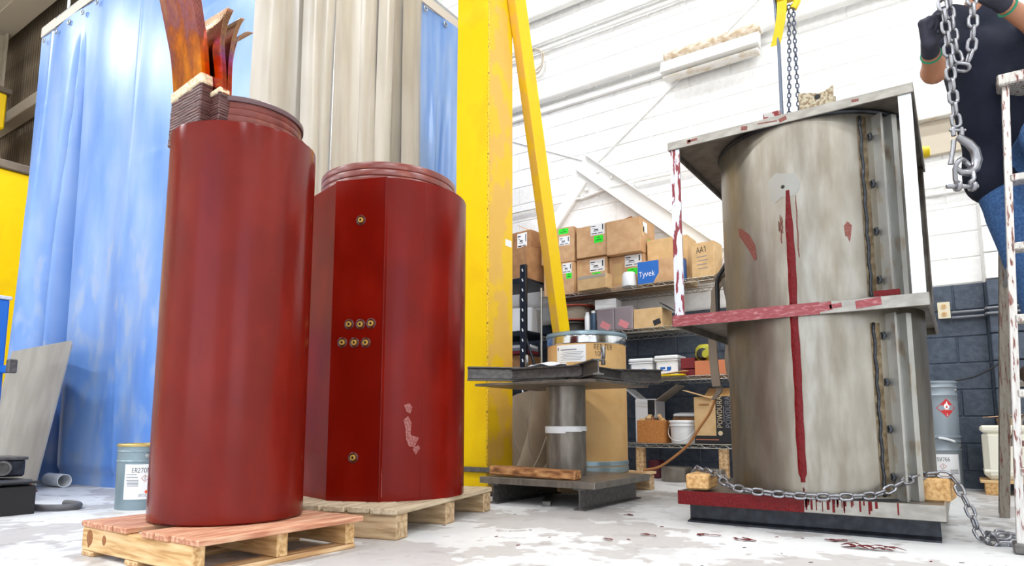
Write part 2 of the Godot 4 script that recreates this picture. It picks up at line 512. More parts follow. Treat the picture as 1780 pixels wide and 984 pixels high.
	tone("rough_timber", [[0.2, srgb(120, 76, 42)], [0.5, srgb(178, 122, 74)], [0.8, srgb(206, 156, 104)]], 0.012, Vector3(1.2, 5, 5), 0.7, 0.0, 0.1, 76)
	tone("block_wood", [[0.2, srgb(180, 132, 78)], [0.5, srgb(206, 162, 104)], [0.8, srgb(218, 178, 122)]], 0.012, Vector3(6, 6, 0.6), 0.7, 0.0, 0.06, 77)
	tone("knot", [srgb(120, 70, 30), srgb(168, 104, 50)], 0.03, Vector3(8, 8, 8), 0.6, 0.0, 0.0, 78)
	# boxes and goods
	tone("cardboard", [srgb(196, 153, 110), srgb(208, 167, 124)], 0.01, Vector3(1.5, 1.5, 1.5), 0.75, 0.0, 0.0, 81)
	tone("cardboard_dark", [srgb(160, 114, 72), srgb(178, 130, 86)], 0.01, Vector3(1.5, 1.5, 1.5), 0.75, 0.0, 0.0, 82)
	tone("cardboard_pale", [srgb(206, 168, 118), srgb(218, 182, 132)], 0.01, Vector3(1.5, 1.5, 1.5), 0.75, 0.0, 0.0, 83)
	tone("orange_board", [[0.3, srgb(176, 112, 52)], [0.55, srgb(204, 138, 72)], [0.62, srgb(160, 84, 44)], [0.7, srgb(204, 140, 76)]], 0.02, Vector3(3, 6, 3), 0.7, 0.0, 0.0, 84)
	tone("fibre_drum", [[0.25, srgb(214, 168, 106)], [0.75, srgb(226, 184, 122)]], 0.008, Vector3(1.0, 1.0, 1.0), 0.55, 0.0, 0.0, 85)
	mat("tape", srgb(206, 170, 118), 0.3)
	mat("paper", srgb(240, 240, 240), 0.6)
	mat("green_label", srgb(40, 232, 40), 0.55)
	mat("print_black", srgb(34, 34, 38), 0.6)
	mat("print_grey", srgb(130, 130, 138), 0.6)
	mat("print_orange", srgb(236, 86, 30), 0.5)
	mat("print_red", srgb(196, 28, 34), 0.45)
	mat("print_blue", srgb(28, 104, 190), 0.45)
	mat("print_cream", srgb(214, 194, 156), 0.6)
	mat("hazard_red", srgb(190, 70, 60), 0.5)
	mat("pail_grey", srgb(140, 150, 158), 0.35, 0.2)
	mat("pail_bluegrey", srgb(132, 150, 158), 0.32, 0.3)
	mat("pail_gold", srgb(190, 164, 100), 0.35, 0.6)
	m = mat("white_plastic", srgb(236, 237, 238), 0.35)
	mat("jug_plastic", srgb(234, 230, 212), 0.4)
	mat("maroon_card", srgb(92, 34, 48), 0.5)
	m = mat("clear_wrap", Color(0.95, 0.95, 0.97, 0.22), 0.12)
	m.transparency = BaseMaterial3D.TRANSPARENCY_ALPHA
	mat("pink_slip", srgb(232, 74, 80), 0.55)
	mat("terracotta", srgb(206, 124, 82), 0.65)
	mat("red_card", srgb(120, 26, 34), 0.5)
	mat("lime", srgb(186, 180, 58), 0.4)
	mat("black_rubber", srgb(22, 22, 24), 0.5)
	mat("black_rack", srgb(30, 32, 40), 0.4, 0.3)
	mat("chrome_wire", srgb(180, 178, 170), 0.3, 0.9)
	mat("drum_band", srgb(206, 208, 210), 0.14, 1.0)
	mat("drum_lid", srgb(150, 172, 182), 0.3, 0.5)
	mat("spool_red", srgb(150, 58, 36), 0.5)
	mat("spool_grey", srgb(96, 92, 88), 0.5)
	mat("wire_beige", srgb(176, 164, 148), 0.5)
	mat("can_blue", srgb(52, 74, 96), 0.3, 0.3)
	tone("burlap", [srgb(138, 120, 99), srgb(166, 148, 126)], 0.06, Vector3(6, 6, 6), 0.9, 0.0, 0.1, 91)
	tone("webbing", [srgb(112, 98, 84), srgb(146, 132, 116)], 0.08, Vector3(8, 8, 8), 0.85, 0.0, 0.1, 92)
	tone("rag", [srgb(190, 192, 200), srgb(218, 218, 224)], 0.03, Vector3(5, 5, 5), 0.9, 0.0, 0.1, 93)
	mat("rope", srgb(182, 122, 70), 0.7)
	mat("pale_cord", srgb(196, 184, 166), 0.7)
	mat("blue_paint", srgb(22, 100, 190), 0.4)
	mat("teal_paint", srgb(96, 150, 160), 0.5)
	mat("hose_grey", srgb(92, 90, 92), 0.6)
	mat("yellow_plastic", srgb(240, 206, 10), 0.35)
	tone("yellow_strap", [srgb(214, 190, 20), srgb(236, 214, 40)], 0.05, Vector3(3, 14, 3), 0.6, 0.0, 0.1, 94)
	mat("outlet_cream", srgb(222, 212, 184), 0.4)
	mat("conduit_grey", srgb(120, 122, 128), 0.4, 0.4)
	mat("panel_grey", srgb(84, 84, 98), 0.5)
	# worker
	mat("skin", srgb(172, 118, 88), 0.5)
	tone("navy_cloth", [srgb(10, 16, 32), srgb(16, 24, 46)], 0.04, Vector3(6, 6, 6), 0.9, 0.0, 0.05, 95)
	tone("denim", [srgb(46, 82, 130), srgb(78, 116, 166)], 0.03, Vector3(4, 4, 4), 0.85, 0.0, 0.05, 96)
	mat("glove", srgb(38, 38, 52), 0.75)
	mat("green_hem", srgb(24, 130, 96), 0.7)
	mat("boot", srgb(58, 42, 32), 0.6)
	mat("hair", srgb(40, 32, 28), 0.7)
	mat("eye", srgb(30, 24, 22), 0.2)
	m = mat("concrete", Color.WHITE, 0.5)
	m.albedo_texture = floor_image()
	m.heightmap_enabled = true
	m.heightmap_scale = 0.05
	m.heightmap_texture = noise_tex(102, 0.05, [[0.2, Color.BLACK], [0.8, Color.WHITE]])
	tone("lamp_case", [srgb(200, 200, 200), srgb(212, 212, 212)], 0.02, Vector3.ONE, 0.4)

# heat tint of copper (oxide colours from brazing) in ragged blotches along the sheet
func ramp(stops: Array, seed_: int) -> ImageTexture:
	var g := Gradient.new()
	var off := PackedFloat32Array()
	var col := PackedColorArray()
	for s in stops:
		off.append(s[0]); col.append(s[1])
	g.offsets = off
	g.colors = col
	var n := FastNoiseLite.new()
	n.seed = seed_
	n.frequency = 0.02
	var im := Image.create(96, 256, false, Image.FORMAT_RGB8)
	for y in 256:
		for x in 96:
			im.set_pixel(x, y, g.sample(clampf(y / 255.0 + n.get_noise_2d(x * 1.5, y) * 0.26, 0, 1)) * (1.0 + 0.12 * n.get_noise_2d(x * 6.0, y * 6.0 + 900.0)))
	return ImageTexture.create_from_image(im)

# blue vinyl: dye, chalky scuffs in streaks and a dusty foot
func vinyl_image() -> ImageTexture:
	var a := FastNoiseLite.new()
	a.seed = 11
	a.frequency = 0.012
	a.fractal_octaves = 4
	var b := FastNoiseLite.new()
	b.seed = 12
	b.frequency = 0.05
	b.fractal_octaves = 3
	var im := Image.create(640, 640, false, Image.FORMAT_RGB8)
	var blue := srgb(94, 142, 216)
	var pale := srgb(150, 182, 230)
	var dust := srgb(180, 188, 208)
	for y in 640:
		for x in 640:
			var s := a.get_noise_2d(x * 0.8, y * 0.3)
			var d := b.get_noise_2d(x * 0.5, y * 0.3)
			var c := blue.lerp(pale, clampf(s * 0.8 + 0.45, 0, 1))
			c = c.lerp(dust, smoothstep(-0.1, 0.6, d + 0.3 * s) * (0.16 if y < 340 + 60.0 * s else 0.5))
			im.set_pixel(x, y, c)
	return ImageTexture.create_from_image(im)

# concrete floor: pale worn coating over grey concrete, stains and scratches; the picture covers 6 m by 4 m
func floor_image() -> ImageTexture:
	var w := 1536
	var h := 1024
	var n1 := FastNoiseLite.new()
	n1.seed = 5
	n1.frequency = 0.004
	n1.fractal_octaves = 5
	n1.fractal_gain = 0.55
	var n2 := FastNoiseLite.new()
	n2.seed = 6
	n2.frequency = 0.03
	n2.fractal_octaves = 3
	var i1 := n1.get_seamless_image(w, h)
	var i2 := n2.get_seamless_image(w, h)
	n2.seed = 9
	n2.frequency = 0.011
	var i3 := n2.get_seamless_image(w, h)
	i1.convert(Image.FORMAT_L8)
	i2.convert(Image.FORMAT_L8)
	i3.convert(Image.FORMAT_L8)
	var d1 := i1.get_data()
	var d2 := i2.get_data()
	var d3 := i3.get_data()
	var pale := Vector3(219, 219, 217)
	var grey := Vector3(182, 177, 173)
	var dark := Vector3(148, 142, 138)
	var out := PackedByteArray()
	out.resize(w * h * 3)
	for i in w * h:
		var b := d2[i] / 255.0
		var t := smoothstep(0.53, 0.6, d1[i] / 255.0 + (b - 0.5) * 0.4)
		var c := pale.lerp(grey, t * 0.85)
		c = c.lerp(dark, smoothstep(0.66, 0.85, d3[i] / 255.0) * 0.3 + smoothstep(0.72, 0.8, b) * 0.3) * (0.97 + 0.05 * b)
		out[i * 3] = int(c.x)
		out[i * 3 + 1] = int(c.y)
		out[i * 3 + 2] = int(c.z)
	return ImageTexture.create_from_image(Image.create_from_data(w, h, false, Image.FORMAT_RGB8, out))

# ------------------------------------------------------------------ light
func ceiling_lamps() -> void:
	m_lamp()
	for v in [-4.2, -0.7, 3.7]:
		for u in [-11.2, -7.2, -3.2, 0.8, 4.8]:
			if u > -10.0 or v < 0.0: lamp(u, v)

func m_lamp() -> void:
	var m := mat("lamp_diffuser", srgb(255, 250, 240), 0.5)
	m.emission_enabled = true
	m.emission = srgb(246, 250, 255)
	m.emission_energy_multiplier = 3.0

func lamp(u: float, v: float) -> void:
	var t := thing("high_bay_light", "long white high bay light hanging under the workshop roof", "light", W(u, 6.9, v), 0, "high bay lights")
	part(t, "housing", MB.new().box(Vector3(0, 0.05, 0), Vector3(1.5, 0.09, 0.45), 0.01), M.lamp_case)
	part(t, "diffuser", MB.new().box(Vector3(0, -0.005, 0), Vector3(1.42, 0.02, 0.38), 0.003), M.lamp_diffuser)
	for s in [-0.6, 0.6]: part(t, "hanger", MB.new().rod(Vector3(s, 0.09, 0), Vector3(s, 0.8, 0), 0.006, 6), M.zinc)
	var l := AreaLight3D.new()
	l.name = "high_bay_lamp"
	l.area_size = Vector2(1.42, 0.38)
	l.light_energy = 13.5
	l.light_color = srgb(246, 250, 255)
	l.shadow_enabled = true
	t.add_child(l)
	l.position = Vector3(0, -0.03, 0)
	l.rotation.x = -PI / 2

# ------------------------------------------------------------------ room
func room() -> void:
	# floor with the coating picture repeated every 6 x 4 m
	var b := MB.new()
	var u0 := -15.0
	var u1 := 7.0
	var v0 := -7.0
	var v1 := 6.3
	var p := [W(u0, 0, v0), W(u1, 0, v0), W(u1, 0, v1), W(u0, 0, v1)]
	var t := []
	for q in p: t.append(Vector2((q.x + 3.4) / 6.0, (q.z + 4.3) / 4.0))
	b.tri(p[0], p[1], p[2], Vector3.UP, Vector3.UP, Vector3.UP, t[0], t[1], t[2])
	b.tri(p[0], p[2], p[3], Vector3.UP, Vector3.UP, Vector3.UP, t[0], t[2], t[3])
	b.quad(W(u0, -0.2, v0), W(u1, -0.2, v0), W(u1, -0.2, v1), W(u0, -0.2, v1), Vector3.DOWN)
	for k in 4: b.quad(p[k], p[(k + 1) % 4], p[(k + 1) % 4] - Vector3(0, 0.2, 0), p[k] - Vector3(0, 0.2, 0), (p[k] + p[(k + 1) % 4]) * 0.5 - W(-4, 0, 0))
	struct("floor", b, M.concrete)
	struct("ceiling", MB.new().span(W(-15, 7.6, -7), W(7, 7.8, 6.3), 0.0), M.roof_steel)
	# right wall with an open roller door behind the viewer
	var wr := struct_root("wall_right")
	part(wr, "wall_panel", MB.new().span(W(6.8, 0, -1.6), W(7.0, 7.6, 6.3), 0.0), M.white_paint)
	part(wr, "wall_panel", MB.new().span(W(6.8, 0, -7), W(7.0, 7.6, -6.2), 0.0), M.white_paint)
	part(wr, "wall_panel", MB.new().span(W(6.8, 4.4, -6.2), W(7.0, 7.6, -1.6), 0.0), M.white_paint)
	struct("wall_left", MB.new().span(W(-15.0, 0, -7), W(-14.8, 7.6, 6.3), 0.0), M.cream_steel)
	# rear wall with a wide open loading door
	var r := struct_root("wall_rear")
	part(r, "wall_panel", MB.new().span(W(-14.8, 0, -7.0), W(-4.0, 7.6, -6.8), 0.0), M.white_paint)
	part(r, "wall_panel", MB.new().span(W(2.0, 0, -7.0), W(6.8, 7.6, -6.8), 0.0), M.white_paint)
	part(r, "wall_panel", MB.new().span(W(-4.0, 4.6, -7.0), W(2.0, 7.6, -6.8), 0.0), M.white_paint)
	# block wall: each block in view is a part, those out of view are joined
	var w := struct_root("wall_back")
	part(w, "mortar_white", MB.new().span(W(-8.5, 1.5615, 6.108), W(6.8, 7.6, 6.3), 0.0), M.white_paint)
	part(w, "mortar_grey", MB.new().span(W(-8.5, 0, 6.108), W(6.8, 1.5615, 6.3), 0.0), M.grey_block)
	var rest_w := MB.new()
	var rest_g := MB.new()
	var L := 0.4064
	var ch := 0.2045
	var full := MB.new().box(Vector3.ZERO, Vector3(L - 0.008, ch - 0.007, 0.03), 0.006).mesh()
	var half := MB.new().box(Vector3.ZERO, Vector3(L * 0.5 - 0.008, ch - 0.007, 0.03), 0.006).mesh()
	for k in range(-7, 29):
		var h0 := 1.5615 + k * ch
		var m: Material = M.white_block if k >= 0 else M.grey_block
		var off := 0.0 if posmod(k, 2) == 0 else L * 0.5
		var x := 0.205 - off
		if off > 0.0:
			var o := part(w, "block", half, m)
			o.position = W(0.205 - L * 0.25, h0 + ch * 0.5, 6.115)
		while x > -8.4:
			var cc := x - L * 0.5
			if cc > -4.15 and h0 < 5.1:
				var o := part(w, "block", full, m)
				o.position = W(cc, h0 + ch * 0.5, 6.115)
			else:
				(rest_w if k >= 0 else rest_g).box(W(cc, h0 + ch * 0.5, 6.115), Vector3(L - 0.008, ch - 0.007, 0.03), 0.0)
			x -= L
		# pilaster: one block wide, then the wall goes on
		for j in 2:
			var o := part(w, "pilaster_block", MB.new().box(Vector3.ZERO, Vector3(L - 0.008, ch - 0.007, 0.14), 0.006) if j == 0 else full, m) if h0 < 3.2 else null
			if o: o.position = W(0.21 + L * 0.5 + j * L, h0 + ch * 0.5, 6.06 if j == 0 else 6.115)
	for r2 in [[rest_w, M.white_block], [rest_g, M.grey_block]]:
		var o := part(w, "block_rest", r2[0], r2[1])
		o.set_meta("kind", "stuff")
	# jog behind the booth and the metal clad wall further left
	struct("wall_jog", MB.new().span(W(-8.7, 0, 4.1), W(-8.5, 7.6, 6.3), 0.0), M.metal_cladding)
	var c := struct_root("wall_clad")
	part(c, "wall_panel", MB.new().span(W(-14.8, 0, 4.14), W(-8.5, 7.6, 4.3), 0.0), M.metal_cladding)
	var rib := MB.new().box(Vector3.ZERO, Vector3(0.05, 7.6, 0.05), 0.012).mesh()
	for k in 62:
		var o := part(c, "rib", rib, M.metal_cladding)
		o.position = W(-14.7 + k * 0.1, 3.8, 4.13)
	part(c, "girt", MB.new().span(W(-14.8, 5.55, 3.9), W(-8.5, 5.75, 4.1), 0.01), M.cream_steel)
	part(c, "rafter", MB.new().span(W(-14.8, 7.1, 3.5), W(-8.5, 7.4, 3.9), 0.01), M.cream_steel)
	var cl := struct_root("trim_1")
	part(cl, "flange", MB.new().span(W(-13.3, 0, 3.5), W(-13.0, 7.4, 3.53), 0.004), M.cream_steel)
	part(cl, "flange", MB.new().span(W(-13.3, 0, 3.8), W(-13.0, 7.4, 3.83), 0.004), M.cream_steel)
	part(cl, "web", MB.new().span(W(-13.16, 0, 3.53), W(-13.14, 7.4, 3.8), 0.002), M.cream_steel)

func pipe_run(called: String, label: String, pts: Array, r: float, m: Material, clips := 0) -> Node3D:
	var t := thing(called, label, "pipe", pts[0])
	var q := []
	for p in pts: q.append(p - pts[0])
	for k in q.size() - 1: part(t, "pipe", MB.new().rod(q[k], q[k + 1], r, 14), m)
	for k in clips:
		var p: Vector3 = q[0].lerp(q[q.size() - 1], (k + 0.6) / clips)
		part(t, "coupling", MB.new().rod(p - (q[1] - q[0]).normalized() * 0.03, p + (q[1] - q[0]).normalized() * 0.03, r * 1.2, 14), m)
	return t

func wall_fittings() -> void:
	var big := pipe_run("conduit", "thick white conduit running along the wall above the steel brace", [W(-6.0, 4.15, 6.03), W(3.0, 4.15, 6.03)], 0.045, M.white_paint, 5)
	pipe_run("conduit", "uppermost thick white pipe on the wall beside the yellow post", [W(-6.0, 5.2, 6.03), W(3.0, 5.2, 6.03)], 0.05, M.white_paint, 4)
	pipe_run("conduit", "upper of two thin parallel conduits above the hanging cable coil", [W(-6.0, 4.86, 6.06), W(3.0, 4.86, 6.06)], 0.022, M.white_paint, 7)
	pipe_run("conduit", "lower of two thin parallel conduits, the cable coil hangs from it", [W(-6.0, 4.76, 6.06), W(3.0, 4.76, 6.06)], 0.02, M.white_paint, 6)
	pipe_run("conduit", "thin white conduit crossing behind the yellow brace above the boxes", [W(-6.0, 2.9, 6.065), W(-3.2, 2.9, 6.065), W(-2.9, 2.95, 6.065), W(-1.0, 2.95, 6.065)], 0.013, M.white_paint, 3)
	pipe_run("conduit", "upper thin white conduit right of the tank above the grey paint", [W(-1.0, 2.36, 6.07), W(0.2, 2.36, 6.07)], 0.012, M.white_paint, 2)
	pipe_run("conduit", "lower thin white conduit right of the tank above the grey paint", [W(-1.0, 2.30, 6.07), W(0.2, 2.30, 6.07)], 0.012, M.white_paint, 2)
	part(big, "stained_sleeve", MB.new().rod(Vector3(3.76, 0, 0), Vector3(4.7, 0, 0), 0.056, 18), M.stained, "brown stained sleeve on the conduit")
	# beam under the thick conduit
	solo("wall_rail", MB.new().span(W(-6.0, 4.0, 6.06), W(-2.25, 4.07, 6.1), 0.008), M.white_paint, "white rail just under the thick conduit on the wall", "rail")
	# dead light fitting under the conduit
	var t := thing("light_fitting", "unlit white strip light fitting stained brown under the thick conduit", "light fitting", W(-1.78, 4.15, 6.0))
	part(t, "reflector", MB.new().prism(PackedVector2Array([Vector2(0.0, -0.07), Vector2(0.08, -0.08), Vector2(0.12, -0.2), Vector2(0.02, -0.22)]), 0.94, Transform3D(Basis(Vector3(0, 0, 1), Vector3.UP, Vector3.LEFT), Vector3(0.47, 0, -0.02))), M.white_paint)
	part(t, "tube_holder", MB.new().span(Vector3(-0.46, -0.26, -0.05), Vector3(0.46, -0.225, 0.06), 0.01), M.dirty_white)
	# steel cross brace
	t = thing("cross_brace", "white painted steel channel brace running diagonally down to the boxes", "brace", W(-3.23, 3.3, 6.1))
	var d := Vector3(1.55, -1.355, 0)
	var dn := d.normalized()
	var B := Basis(dn, Vector3(-dn.y, dn.x, 0), Vector3(0, 0, 1))
	part(t, "web", MB.new().box(d * 0.5 + Vector3(0, 0, 0.03), Vector3(d.length(), 0.19, 0.012), 0.003, B), M.white_paint)
	for s in [-0.09, 0.09]: part(t, "flange", MB.new().box(d * 0.5 + B.y * s + Vector3(0, 0, 0.055), Vector3(d.length(), 0.012, 0.06), 0.003, B), M.white_paint)
	var e := Vector3(-0.62, -0.75, 0).normalized()
	var B2 := Basis(e, Vector3(-e.y, e.x, 0), Vector3(0, 0, 1))
	part(t, "strut", MB.new().box(Vector3(0.02, -0.2, 0.03) + e * 0.45, Vector3(0.9, 0.13, 0.05), 0.006, B2), M.white_paint)
	part(t, "gusset", MB.new().prism(PackedVector2Array([Vector2(-0.1, -0.02), Vector2(0.1, -0.02), Vector2(0.35, -0.3), Vector2(0.1, -0.38), Vector2(-0.22, -0.36)]), 0.014, Transform3D(Basis(), Vector3(0, 0, 0.012))), M.white_paint)
	for q in [Vector2(0.2, -0.15), Vector2(0.36, -0.25), Vector2(0.02, -0.24), Vector2(0.06, -0.32), Vector2(-0.04, -0.32), Vector2(0.0, -0.4)]:
		part(t, "rivet", MB.new().lathe([Vector2(0.022, 0), Vector2(0.019, 0.01), Vector2(0.01, 0.016), Vector2(0, 0.018)], 10, Vector3(q.x, q.y, 0.036), Basis(Vector3.RIGHT, Vector3(0, 0, 1), Vector3.DOWN)), M.white_paint)
	solo("tie_rod", MB.new().rod(Vector3.ZERO, W(-0.55, 5.03, 6.09) - W(-3.04, 3.27, 6.09), 0.008, 10), M.white_paint, "thin white tie rod slanting up the wall from the steel brace", "rod", W(-3.04, 3.27, 6.09))
	solo("tie_rod", MB.new().rod(Vector3.ZERO, W(-3.2, 3.32, 6.09) - W(-4.6, 4.0, 6.09), 0.008, 10), M.white_paint, "short white tie rod meeting the steel brace behind the yellow brace", "rod", W(-4.6, 4.0, 6.09))
	# coil of cable on the thin conduit
	t = thing("cable_coil", "loop of off-white cable hanging from the thin conduits", "cable", W(-3.8, 4.66, 6.04))
	for k in 4:
		var p := []
		for i in 28: p.append(Vector3(cos(TAU * i / 28) * (0.1 + 0.008 * k), sin(TAU * i / 28) * (0.135 + 0.006 * k) - 0.012 * k, 0.012 * (k % 2) + 0.01 * sin(i * 0.9 + k)))
		part(t, "loop", MB.new().tube(p, 0.007, 6, true), M.pale_cord)
	# ledge and band on the right of the tank
	solo("wall_ledge", MB.new().span(W(-1.3, 2.9, 5.98), W(0.2, 2.95, 6.1), 0.006), M.dirty_white, "weathered cream ledge on the wall behind the yellow knob", "ledge")
	solo("wall_band", MB.new().span(W(-1.3, 2.62, 6.05), W(0.2, 2.9, 6.1), 0.004), M.cream_steel, "cream band under the ledge on the wall", "trim")
	# double outlet with conduit
	t = thing("wall_outlet", "cream double wall outlet on the grey block wall right of the tank", "outlet", W(-0.064, 1.36, 6.1))
	part(t, "box", MB.new().box(Vector3(0, 0, 0.025), Vector3(0.075, 0.12, 0.05), 0.006), M.outlet_cream)
	part(t, "cover", MB.new().box(Vector3(0, 0, 0.052), Vector3(0.082, 0.128, 0.006), 0.002), M.outlet_cream)
	for s in [-0.03, 0.03]:
		var f := part(t, "socket", MB.new().lathe([Vector2(0, 0), Vector2(0.019, 0), Vector2(0.019, 0.004), Vector2(0, 0.004)], 16, Vector3(0, s, 0.055), Basis(Vector3.RIGHT, Vector3(0, 0, 1), Vector3.DOWN)), M.cardboard_pale)
		for q in [[-0.006, 0.003], [0.006, 0.003], [0.0, -0.008]]: part(f, "slot", MB.new().box(Vector3(q[0], s + q[1], 0.0595), Vector3(0.003, 0.008, 0.002), 0.0), M.black_hole)
	pipe_run("conduit", "upper grey conduit leading from the outlet to the right", [W(-0.02, 1.34, 6.07), W(0.2, 1.34, 6.07), W(0.2, 1.34, 5.97), W(0.75, 1.34, 5.97)], 0.011, M.conduit_grey)
	pipe_run("conduit", "lower grey conduit leading from the outlet to the right", [W(-0.02, 1.30, 6.07), W(0.2, 1.30, 6.07), W(0.2, 1.30, 5.97), W(0.75, 1.30, 5.97)], 0.011, M.conduit_grey)
	var cp := []
	var cv := Curve3D.new()
	for q in [[W(0.42, 1.29, 5.95), Vector3(0.0, -0.1, 0)], [W(0.3, 1.1, 5.94), Vector3(0, -0.15, 0)], [W(0.27, 0.95, 5.92), Vector3(-0.1, -0.12, 0)], [W(-0.05, 0.8, 5.9), Vector3(-0.1, -0.02, 0)]]: cv.add_point(q[0], -q[1], q[1])
	for k in 25: cp.append(cv.sample_baked(cv.get_baked_length() * k / 24.0, true))
	solo("power_cord", MB.new().tube(cp, 0.006, 6), M.black_rubber, "thin black cord drooping from the grey conduit to the pails", "cord")

# ------------------------------------------------------------------ booth curtain
func fold(x: float, c: float, w: float) -> float:
	var d := (x - c) / w
	return exp(-d * d)

func booth() -> void:
	var t := thing("booth_curtain", "large blue vinyl curtain wall of the booth behind the red coils", "curtain", W(-3.81, 0, 2.46))
	# long side along x, from u = -7.43 to -3.81
	var f := func(s: float, q: float) -> Vector3:
		var u := lerpf(-7.43, -3.81, s)
		var h := lerpf(0.0, 4.36 - 0.06 * s, 1.0 - q)
		var d := 0.0
		var tall := 1.0 - h / 4.36
		# big tapering folds near the left and soft drapes
		var g0 := smoothstep(0.05, 0.5, tall)
		d -= 0.95 * g0 * fold(u, lerpf(-6.54, -6.92, tall), 0.025 + 0.12 * tall)
		d += 0.1 * g0 * fold(u, lerpf(-6.5, -6.66, tall), 0.02 + 0.09 * tall)
		d -= 0.6 * g0 * fold(u, lerpf(-6.47, -6.42, tall), 0.02 + 0.085 * tall)
		d += 0.06 * g0 * fold(u, lerpf(-7.3, -7.25, tall), 0.12)
		d += 0.03 * smoothstep(0.3, 1.0, tall) * (sin(u * 5.0 + h) + 0.6 * sin(u * 11.0 - h * 0.7))
		d += 0.008 * sin(u * 7.0 + 1.3 * sin(h * 1.1))
		# the ironed-in creases of the folded sheet
		for c in [0.55, 1.05, 1.55, 2.05, 2.55, 3.05, 3.55]: d += 0.0035 * fold(h + 0.006 * sin(u * 3.0), c, 0.014) * smoothstep(-0.6, 0.4, sin(u * 2.3 + c * 5.0))
		for c in [-7.2, -5.4, -4.6]: d += 0.006 * fold(u, c, 0.018)
		if h < 0.12: d -= 0.02
		return Vector3(u + 3.81, h, d)
	part(t, "vinyl_panel", MB.new().sheet(f, 260, 120, 0.003), M.blue_vinyl)
	# far part of the short side
	var g := func(s: float, q: float) -> Vector3:
		var v := lerpf(3.92, 5.25, s)
		var h := lerpf(0.0, 4.3, 1.0 - q)
		var tall := 1.0 - h / 4.3
		var d := 0.0
		for k in 5: d += (0.05 if k % 2 == 0 else -0.045) * fold(v, 4.35 + k * 0.17 + (0.04 * k - 0.1) * tall * 2.0, 0.03 + 0.06 * tall) * smoothstep(0.0, 0.35, tall)
		d += 0.015 * sin(v * 9.0 + h)
		return Vector3(d, h, -(v - 2.46))
	part(t, "vinyl_panel", MB.new().sheet(g, 60, 70, 0.003), M.blue_vinyl)
	part(t, "hem_band", MB.new().span(Vector3(-3.62, 4.36, -0.006), Vector3(-3.3, 4.46, 0.012), 0.002), M.hem_band)
	var hb := MB.new()
	var A := Vector3(-3.62, 4.36, 0.01)
	var Bp := Vector3(0.0, 4.3, 0.01)
	hb.quad(A, Bp, Bp + Vector3(0, 0.09, 0), A + Vector3(0, 0.09, 0), Vector3(0, 0, 1))
	hb.quad(A + Vector3(0, 0, -0.01), Bp + Vector3(0, 0, -0.01), Bp + Vector3(0, 0.09, -0.01), A + Vector3(0, 0.09, -0.01), Vector3(0, 0, -1))
	part(t, "hem_band", hb, M.hem_band)
	part(t, "hem_band", MB.new().span(Vector3(-0.01, 4.3, -2.9), Vector3(0.012, 4.39, -1.46), 0.002), M.hem_band)
	for k in 13: part(t, "grommet", MB.new().tube(ring(0.02, 14, Vector3(-3.5 + k * 0.28, 4.28 - 0.005 * k, 0.025)), 0.007, 6, true), M.zinc)
	for k in 5:
		var p := []
		for i in 14: p.append(Vector3(0.02, 4.24 + sin(TAU * i / 14) * 0.02, -1.7 - k * 0.28 + cos(TAU * i / 14) * 0.02))
		part(t, "grommet", MB.new().tube(p, 0.007, 6, true), M.zinc)
	part(t, "top_rail", MB.new().rod(Vector3(-3.6, 4.47, -0.02), Vector3(0, 4.42, -0.02), 0.022, 10), M.zinc)
	part(t, "top_rail", MB.new().rod(Vector3(-0.02, 4.42, 0), Vector3(-0.02, 4.42, -2.9), 0.022, 10), M.zinc)
	for x in [-3.1, -1.6, -0.1]: part(t, "hanger", MB.new().rod(Vector3(x, 4.45, -0.02), Vector3(x, 7.6, -0.02), 0.014, 8), M.zinc)
	# translucent strip door in the short side
	var sd := thing("strip_door", "cream translucent vinyl strips hanging between the blue curtain panels", "strip curtain", W(-3.81, 0, 2.46))
	var widths := [0.2, 0.2, 0.12, 0.14, 0.2, 0.24, 0.14, 0.16, 0.18]
	var vv := 0.0
	for k in widths.size():
		var w: float = widths[k]
		var v0 := vv
		var deep := 0.03 if k % 2 == 0 else -0.005
		var fs := func(s: float, q: float) -> Vector3:
			var h := 4.3 * (1.0 - q)
			var lean := 0.04 * q * (1.0 if k == 3 else -0.6 if k == 4 else 0.15)
			return Vector3(deep + 0.05 * sin(PI * s) * (1.0 if k % 3 != 1 else -0.5) + 0.008 * sin(h * 2.0 + k * 2.0), h, -(v0 - 0.02 + (w + 0.05) * s + lean * 0.3))
		part(sd, "vinyl_strip", MB.new().sheet(fs, 14, 24, 0.003), M.strip_vinyl)
		vv += w + (0.03 if k == 3 else 0.0)
		if k == 3: vv += 0.0

func ring(r: float, n: int, c: Vector3) -> Array:
	var p := []
	for i in n: p.append(c + Vector3(cos(TAU * i / n) * r, sin(TAU * i / n) * r, 0))
	return p

